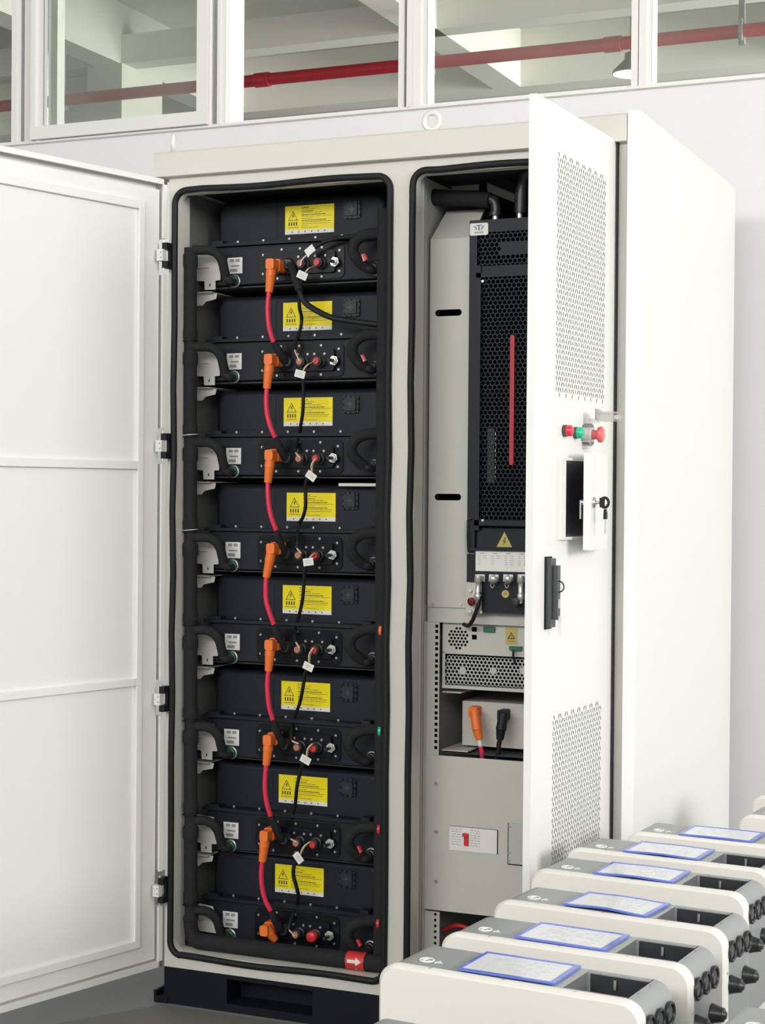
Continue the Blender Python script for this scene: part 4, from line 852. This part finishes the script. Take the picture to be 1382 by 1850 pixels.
# ================================================================== FOREGROUND CHARGER BOXES
BL, BT, BH = 0.445, 0.143, 0.635
def make_box():
    root = thing('charger_box', 'x', 'charger box', (0, 0, 0), 'grey and white device boxes in rows')
    def prof(x0, x1, z0, z1, r, n=8):
        o = [(x0, z0)]
        o += [(x0+r-r*math.cos(t*math.pi/2/n), z1-r+r*math.sin(t*math.pi/2/n)) for t in range(n+1)]
        o += [(x1-r+r*math.sin(t*math.pi/2/n), z1-r+r*math.cos(t*math.pi/2/n)) for t in range(n+1)]
        o += [(x1, z0)]; return o
    b = MB().m('box_white'); r = 0.031; P = prof(0, BL, 0.02, BH, r); n = len(P); c = 0.005
    cx, cz = BL/2, BH/2
    def ins(p, d):
        return (p[0]+d*(1 if p[0] < cx else -1)*min(1, abs(p[0]-cx)/(BL/2-r) if abs(p[0]-cx) < BL/2-r else 1), p[1]-d*(1 if p[1] > BH-r-0.001 else 0))
    L1 = [(x, c, z) for x, z in P]; L0 = [(ins((x, z), c)[0], 0.0, ins((x, z), c)[1]) for x, z in P]; L2 = [(x, 0.020, z) for x, z in P]
    b.add(L2+L1+L0, [(k*n+i, k*n+(i+1) % n, (k+1)*n+(i+1) % n, (k+1)*n+i) for k in range(2) for i in range(n)], True)
    b.add(L2+L1+L0, [tuple(range(2*n, 3*n))], False)
    b.build('front_panel', root)
    # metal body with recess
    b = MB().m('box_grey'); e = 0.0025; r2 = 0.029
    rx0, rx1, ry0, ry1, rd = 0.306, 0.4125, 0.031, 0.130, 0.10
    full = prof(e, BL-e, 0.02, BH-0.002, r2)
    def split(a, c_):      # portion of the profile between x=a and x=c_
        zt = BH-0.002
        if a <= e: pts = [(e, 0.02), (e, zt-r2-0.002)]+[(x, z) for x, z in full[1:10]]+[(e+r2+0.002, zt), (c_-0.0006, zt), (c_, zt-0.0006), (c_, 0.02)]
        elif c_ >= BL-e: pts = [(a, 0.02), (a, zt-0.0006), (a+0.0006, zt), (BL-e-r2-0.002, zt)]+[(x, z) for x, z in full[10:19]]+[(BL-e, zt-r2-0.002), (BL-e, 0.02)]
        else: pts = [(a, 0.02), (a, zt), (c_, zt), (c_, 0.02)]
        return pts
    b.prism(split(0, rx0), 'y', 0.020, BT, True); b.prism(split(rx1, BL), 'y', 0.020, BT, True)
    zt = BH-0.002
    b.box(rx0, rx1, 0.020, ry0, 0.02, zt); b.box(rx0, rx1, ry1, BT, 0.02, zt); b.box(rx0, rx1, ry0, ry1, 0.02, zt-rd)
    b.m('print_grey')
    for x, y in ((0.298, 0.05), (0.298, 0.095), (0.325, 0.137), (0.36, 0.137), (0.405, 0.137), (0.418, 0.11), (0.418, 0.06), (0.34, 0.0255), (0.40, 0.0255)): b.cyl((x, y, zt), (x, y, zt+0.0004), 0.0016, seg=6)
    b.build('body', root)
    b = MB().m('box_inside'); y_ = ry1-0.0008; b.box(rx0+0.006, rx1, y_, ry1, zt-rd, zt-0.002); b.box(rx1-0.0008, rx1, ry0, ry1, zt-rd, zt-0.002); b.box(rx0, rx1, ry0, ry1, zt-rd, zt-rd+0.001); b.box(rx0, rx1, ry0, ry0+0.0008, zt-rd, zt-0.002)
    b.m('recess_shade'); b.box(rx0, rx0+0.0008, ry0, ry1, zt-rd, zt-0.0008); b.m('zinc'); b.cyl((0.355, ry1-0.006, zt-0.020), (0.355, ry1-0.006, zt-0.006), 0.0025, seg=8); b.build('connection_recess', root)
    for x in (0.088, 0.215, 0.335): 
        b = MB().m('zinc'); b.cyl((x, 0.0125, BH-0.0008), (x, 0.0125, BH+0.0012), 0.0028, seg=8); b.build('screw', root)
    b = MB().m('zinc'); b.cyl((BL-0.0005, 0.012, BH-0.075), (BL+0.0012, 0.012, BH-0.075), 0.0028, seg=8); b.build('screw', root)
    # logo on the top
    b = MB().m('label_white'); cx, cy = 0.058, 0.058
    pts = [(cx+0.0115*math.cos(t), cy+0.0115*math.sin(t), zt+0.0006) for t in [2*math.pi*k/22 for k in range(22)]]
    b.tube(pts, 0.0014, seg=6, closed=True, smooth_path=False)
    b.tube([(cx-0.005, cy-0.005, zt+.0006), (cx, cy+0.005, zt+.0006), (cx+0.006, cy-0.003, zt+.0006)], 0.0012, seg=6)
    for k, (w2, h2) in enumerate(((0.004, 0.012), (0.004, 0.016), (0.008, 0.003))): b.box(cx+0.018+k*0.0035, cx+0.018+k*0.0035+w2*0.6, cy-0.009+k*0.002, cy-0.009+k*0.002+h2*0.7, zt, zt+0.0012)
    b.build('logo', root)
    for y, z in ((0.035, BH-0.042), (0.078, BH-0.043), (0.121, BH-0.044)):
        b = MB().m('gland'); t_ = 0.0162
        b.tube([(BL+0.002, y+t_*math.cos(t), z+t_*math.sin(t)) for t in [2*math.pi*k/24 for k in range(24)]], 0.0032, seg=8, closed=True, smooth_path=False); b.lathe((BL-0.003, y, z), (1, 0, 0), [(0, .0145), (.0035, .0145), (.004, .011)], seg=20); b.m('gland_inner'); b.cyl((BL-0.001, y, z), (BL+0.002, y, z), 0.0112, seg=18); b.build('ring_gland', root)
    for y, z in ((0.034, BH-0.100), (0.118, BH-0.104)):
        b = MB().m('gland'); b.lathe((BL-0.003, y, z), (1, 0, 0), [(0, .0165), (.004, .0165), (.006, .0155), (.020, .0118), (.022, .0118), (.022, .007), (.026, .0065), (.026, 0)], seg=20); b.build('cone_gland', root)
    return root
box0 = make_box(); index_kids()
BA = math.radians(-5.6)
SP = [((1.364, -1.882), 'nearest, mostly below the bottom edge', -5.6), ((1.280, -1.489), 'nearest fully visible one of the row', -5.6), ((1.300, -1.268), 'second fully visible one of the row', -5.0), ((1.303, -1.012), 'third of the row, wavy card on top', -5.9),
      ((1.282, -0.735), 'fourth, at the free edge of the perforated door', -5.4), ((1.287, -0.508), 'fifth, in front of the lower door vents', -5.7), ((1.357, -0.284), 'sixth, closest to the cabinet side panel', -4.6),
      ((1.545, 0.030), 'nearer of the two far ones beside the side panel', -3.7), ((1.522, 0.300), 'farthest, standing by the grey wall', -3.7), ((1.828, -1.605), 'cut by the lower right picture corner', -5.6), ((1.868, -1.425), 'at the right picture edge behind the corner one', -5.6)]
boxes = []
for i, (p, tx, ang) in enumerate(SP):
    o = box0 if i == 0 else copy_tree(box0)
    o.location = (p[0], p[1], FZ); o.rotation_euler.z = math.radians(ang)
    o['label'] = 'white-fronted grey device box, '+tx
    boxes.append(o)
# legs of each box reach the floor
for o in boxes:
    index_kids()
legm = MB().m('gland')
for x in (0.03, BL-0.05):
    for y in (0.01, BT-0.03): legm.box(x, x+0.02, y, y+0.02, 0, 0.02)
for i, o in enumerate(boxes):
    f = bpy.data.objects.new('feet', None) if False else None
for x in (0.03, BL-0.05):
    for y in (0.02, BT-0.03):
        m_ = MB().m('gland').box(x, x+0.02, y-0.005, y+0.015, 0, 0.022); 
        me_o = m_.build('foot')
        for k, o in enumerate(boxes):
            f = me_o if k == 0 else me_o.copy()
            if k: COL.objects.link(f)
            f.parent = o
# document sleeves
def sleeve(i, bx, dx, dy, rot, wave):
    o = boxes[i]; X = Matrix.Translation(o.location) @ Matrix.Rotation(o.rotation_euler.z, 4, 'Z') @ Matrix.Translation((bx[0], bx[1], BH-0.0005)) @ Matrix.Rotation(math.radians(rot), 4, 'Z')
    W_, D_ = 0.165, 0.112; base = X @ Vector((W_/2, D_/2, 0.001))
    return X, W_, D_, base
def make_sleeve(i, lab, bx=(0.128, 0.022), rot=0, wave=0.0):
    X, W_, D_, base = sleeve(i, bx, 0, 0, rot, wave)
    t = thing('document_sleeve', lab, 'document sleeve', tuple(base), 'blue-edged document sleeves on the boxes')
    N = 14
    def zz(u, v): return 0.0014+wave*(0.5-0.5*math.cos(2*math.pi*u))*(1-0.5*v)
    def sheet(b, u0, u1, v0, v1, lift, th):
        vs = []; 
        for k in range(N+1):
            u = u0+(u1-u0)*k/N
            for v in (v0, v1):
                z = zz(u/W_, v/D_); vs += [(u, v, z+lift), (u, v, z+lift+th)]
        fs = []
        for k in range(N):
            a = 4*k; fs += [(a+1, a+3, a+7, a+5), (a, a+4, a+6, a+2), (a, a+1, a+5, a+4), (a+2, a+6, a+7, a+3)]
        fs += [(0, 2, 3, 1), (4*N, 4*N+1, 4*N+3, 4*N+2)]; b.add(vs, fs, False)
    b = MB(X).m('blue_plastic'); e = 0.0055
    sheet(b, 0, W_, 0, D_, 0, 0.0012); sheet(b, 0, W_, 0, e, 0.0012, 0.0022); sheet(b, 0, W_, D_-e, D_, 0.0012, 0.0022); sheet(b, 0, e, e, D_-e, 0.0012, 0.0022); sheet(b, W_-e*1.6, W_, e, D_-e, 0.0012, 0.0022)
    b.build('blue_border', t)
    b = MB(X).m('paper'); sheet(b, e, W_-e*1.6, e, D_-e, 0.0012, 0.0010); b.build('paper', t)
    b = MB(X).m('print_pale'); rnd = random.Random(i)
    for k in range(9):
        v = 0.020+k*0.009; u = 0.03
        while u < W_-0.035:
            w2 = rnd.uniform(0.004, 0.016); zc = zz(u/W_, v/D_)+0.0024
            if rnd.random() < 0.6: b.box(u, u+w2, v, v+0.0012, zc, zc+0.0001)
            u += w2+0.004
    b.build('print', t)
mat('print_pale', (0.62, 0.64, 0.70), 0.5)
make_sleeve(0, 'blue-edged document sleeve just peeking in at the bottom edge', (0.112, 0.022), 0)
make_sleeve(1, 'blue-edged document sleeve on the nearest fully visible box of the row', (0.130, 0.023), 1)
make_sleeve(2, 'blue-edged document sleeve on the second box of the row', (0.128, 0.022), -1)
make_sleeve(3, 'wavy blue-edged document sleeve on the third box of the row', (0.130, 0.024), -3, 0.0035)
make_sleeve(4, 'blue-edged document sleeve lifted at its front on the fourth box', (0.130, 0.016), 1, 0.0025)
make_sleeve(5, 'blue-edged document sleeve on the fifth box, before the perforated door', (0.122, 0.018), 0, 0.002)
make_sleeve(6, 'blue-edged document sleeve on the sixth box, closest to the side panel', (0.118, 0.016), 0, 0.001)
for o in COL.objects:
    if o.type == 'EMPTY' and o.get('label') == 'x': del o['label']
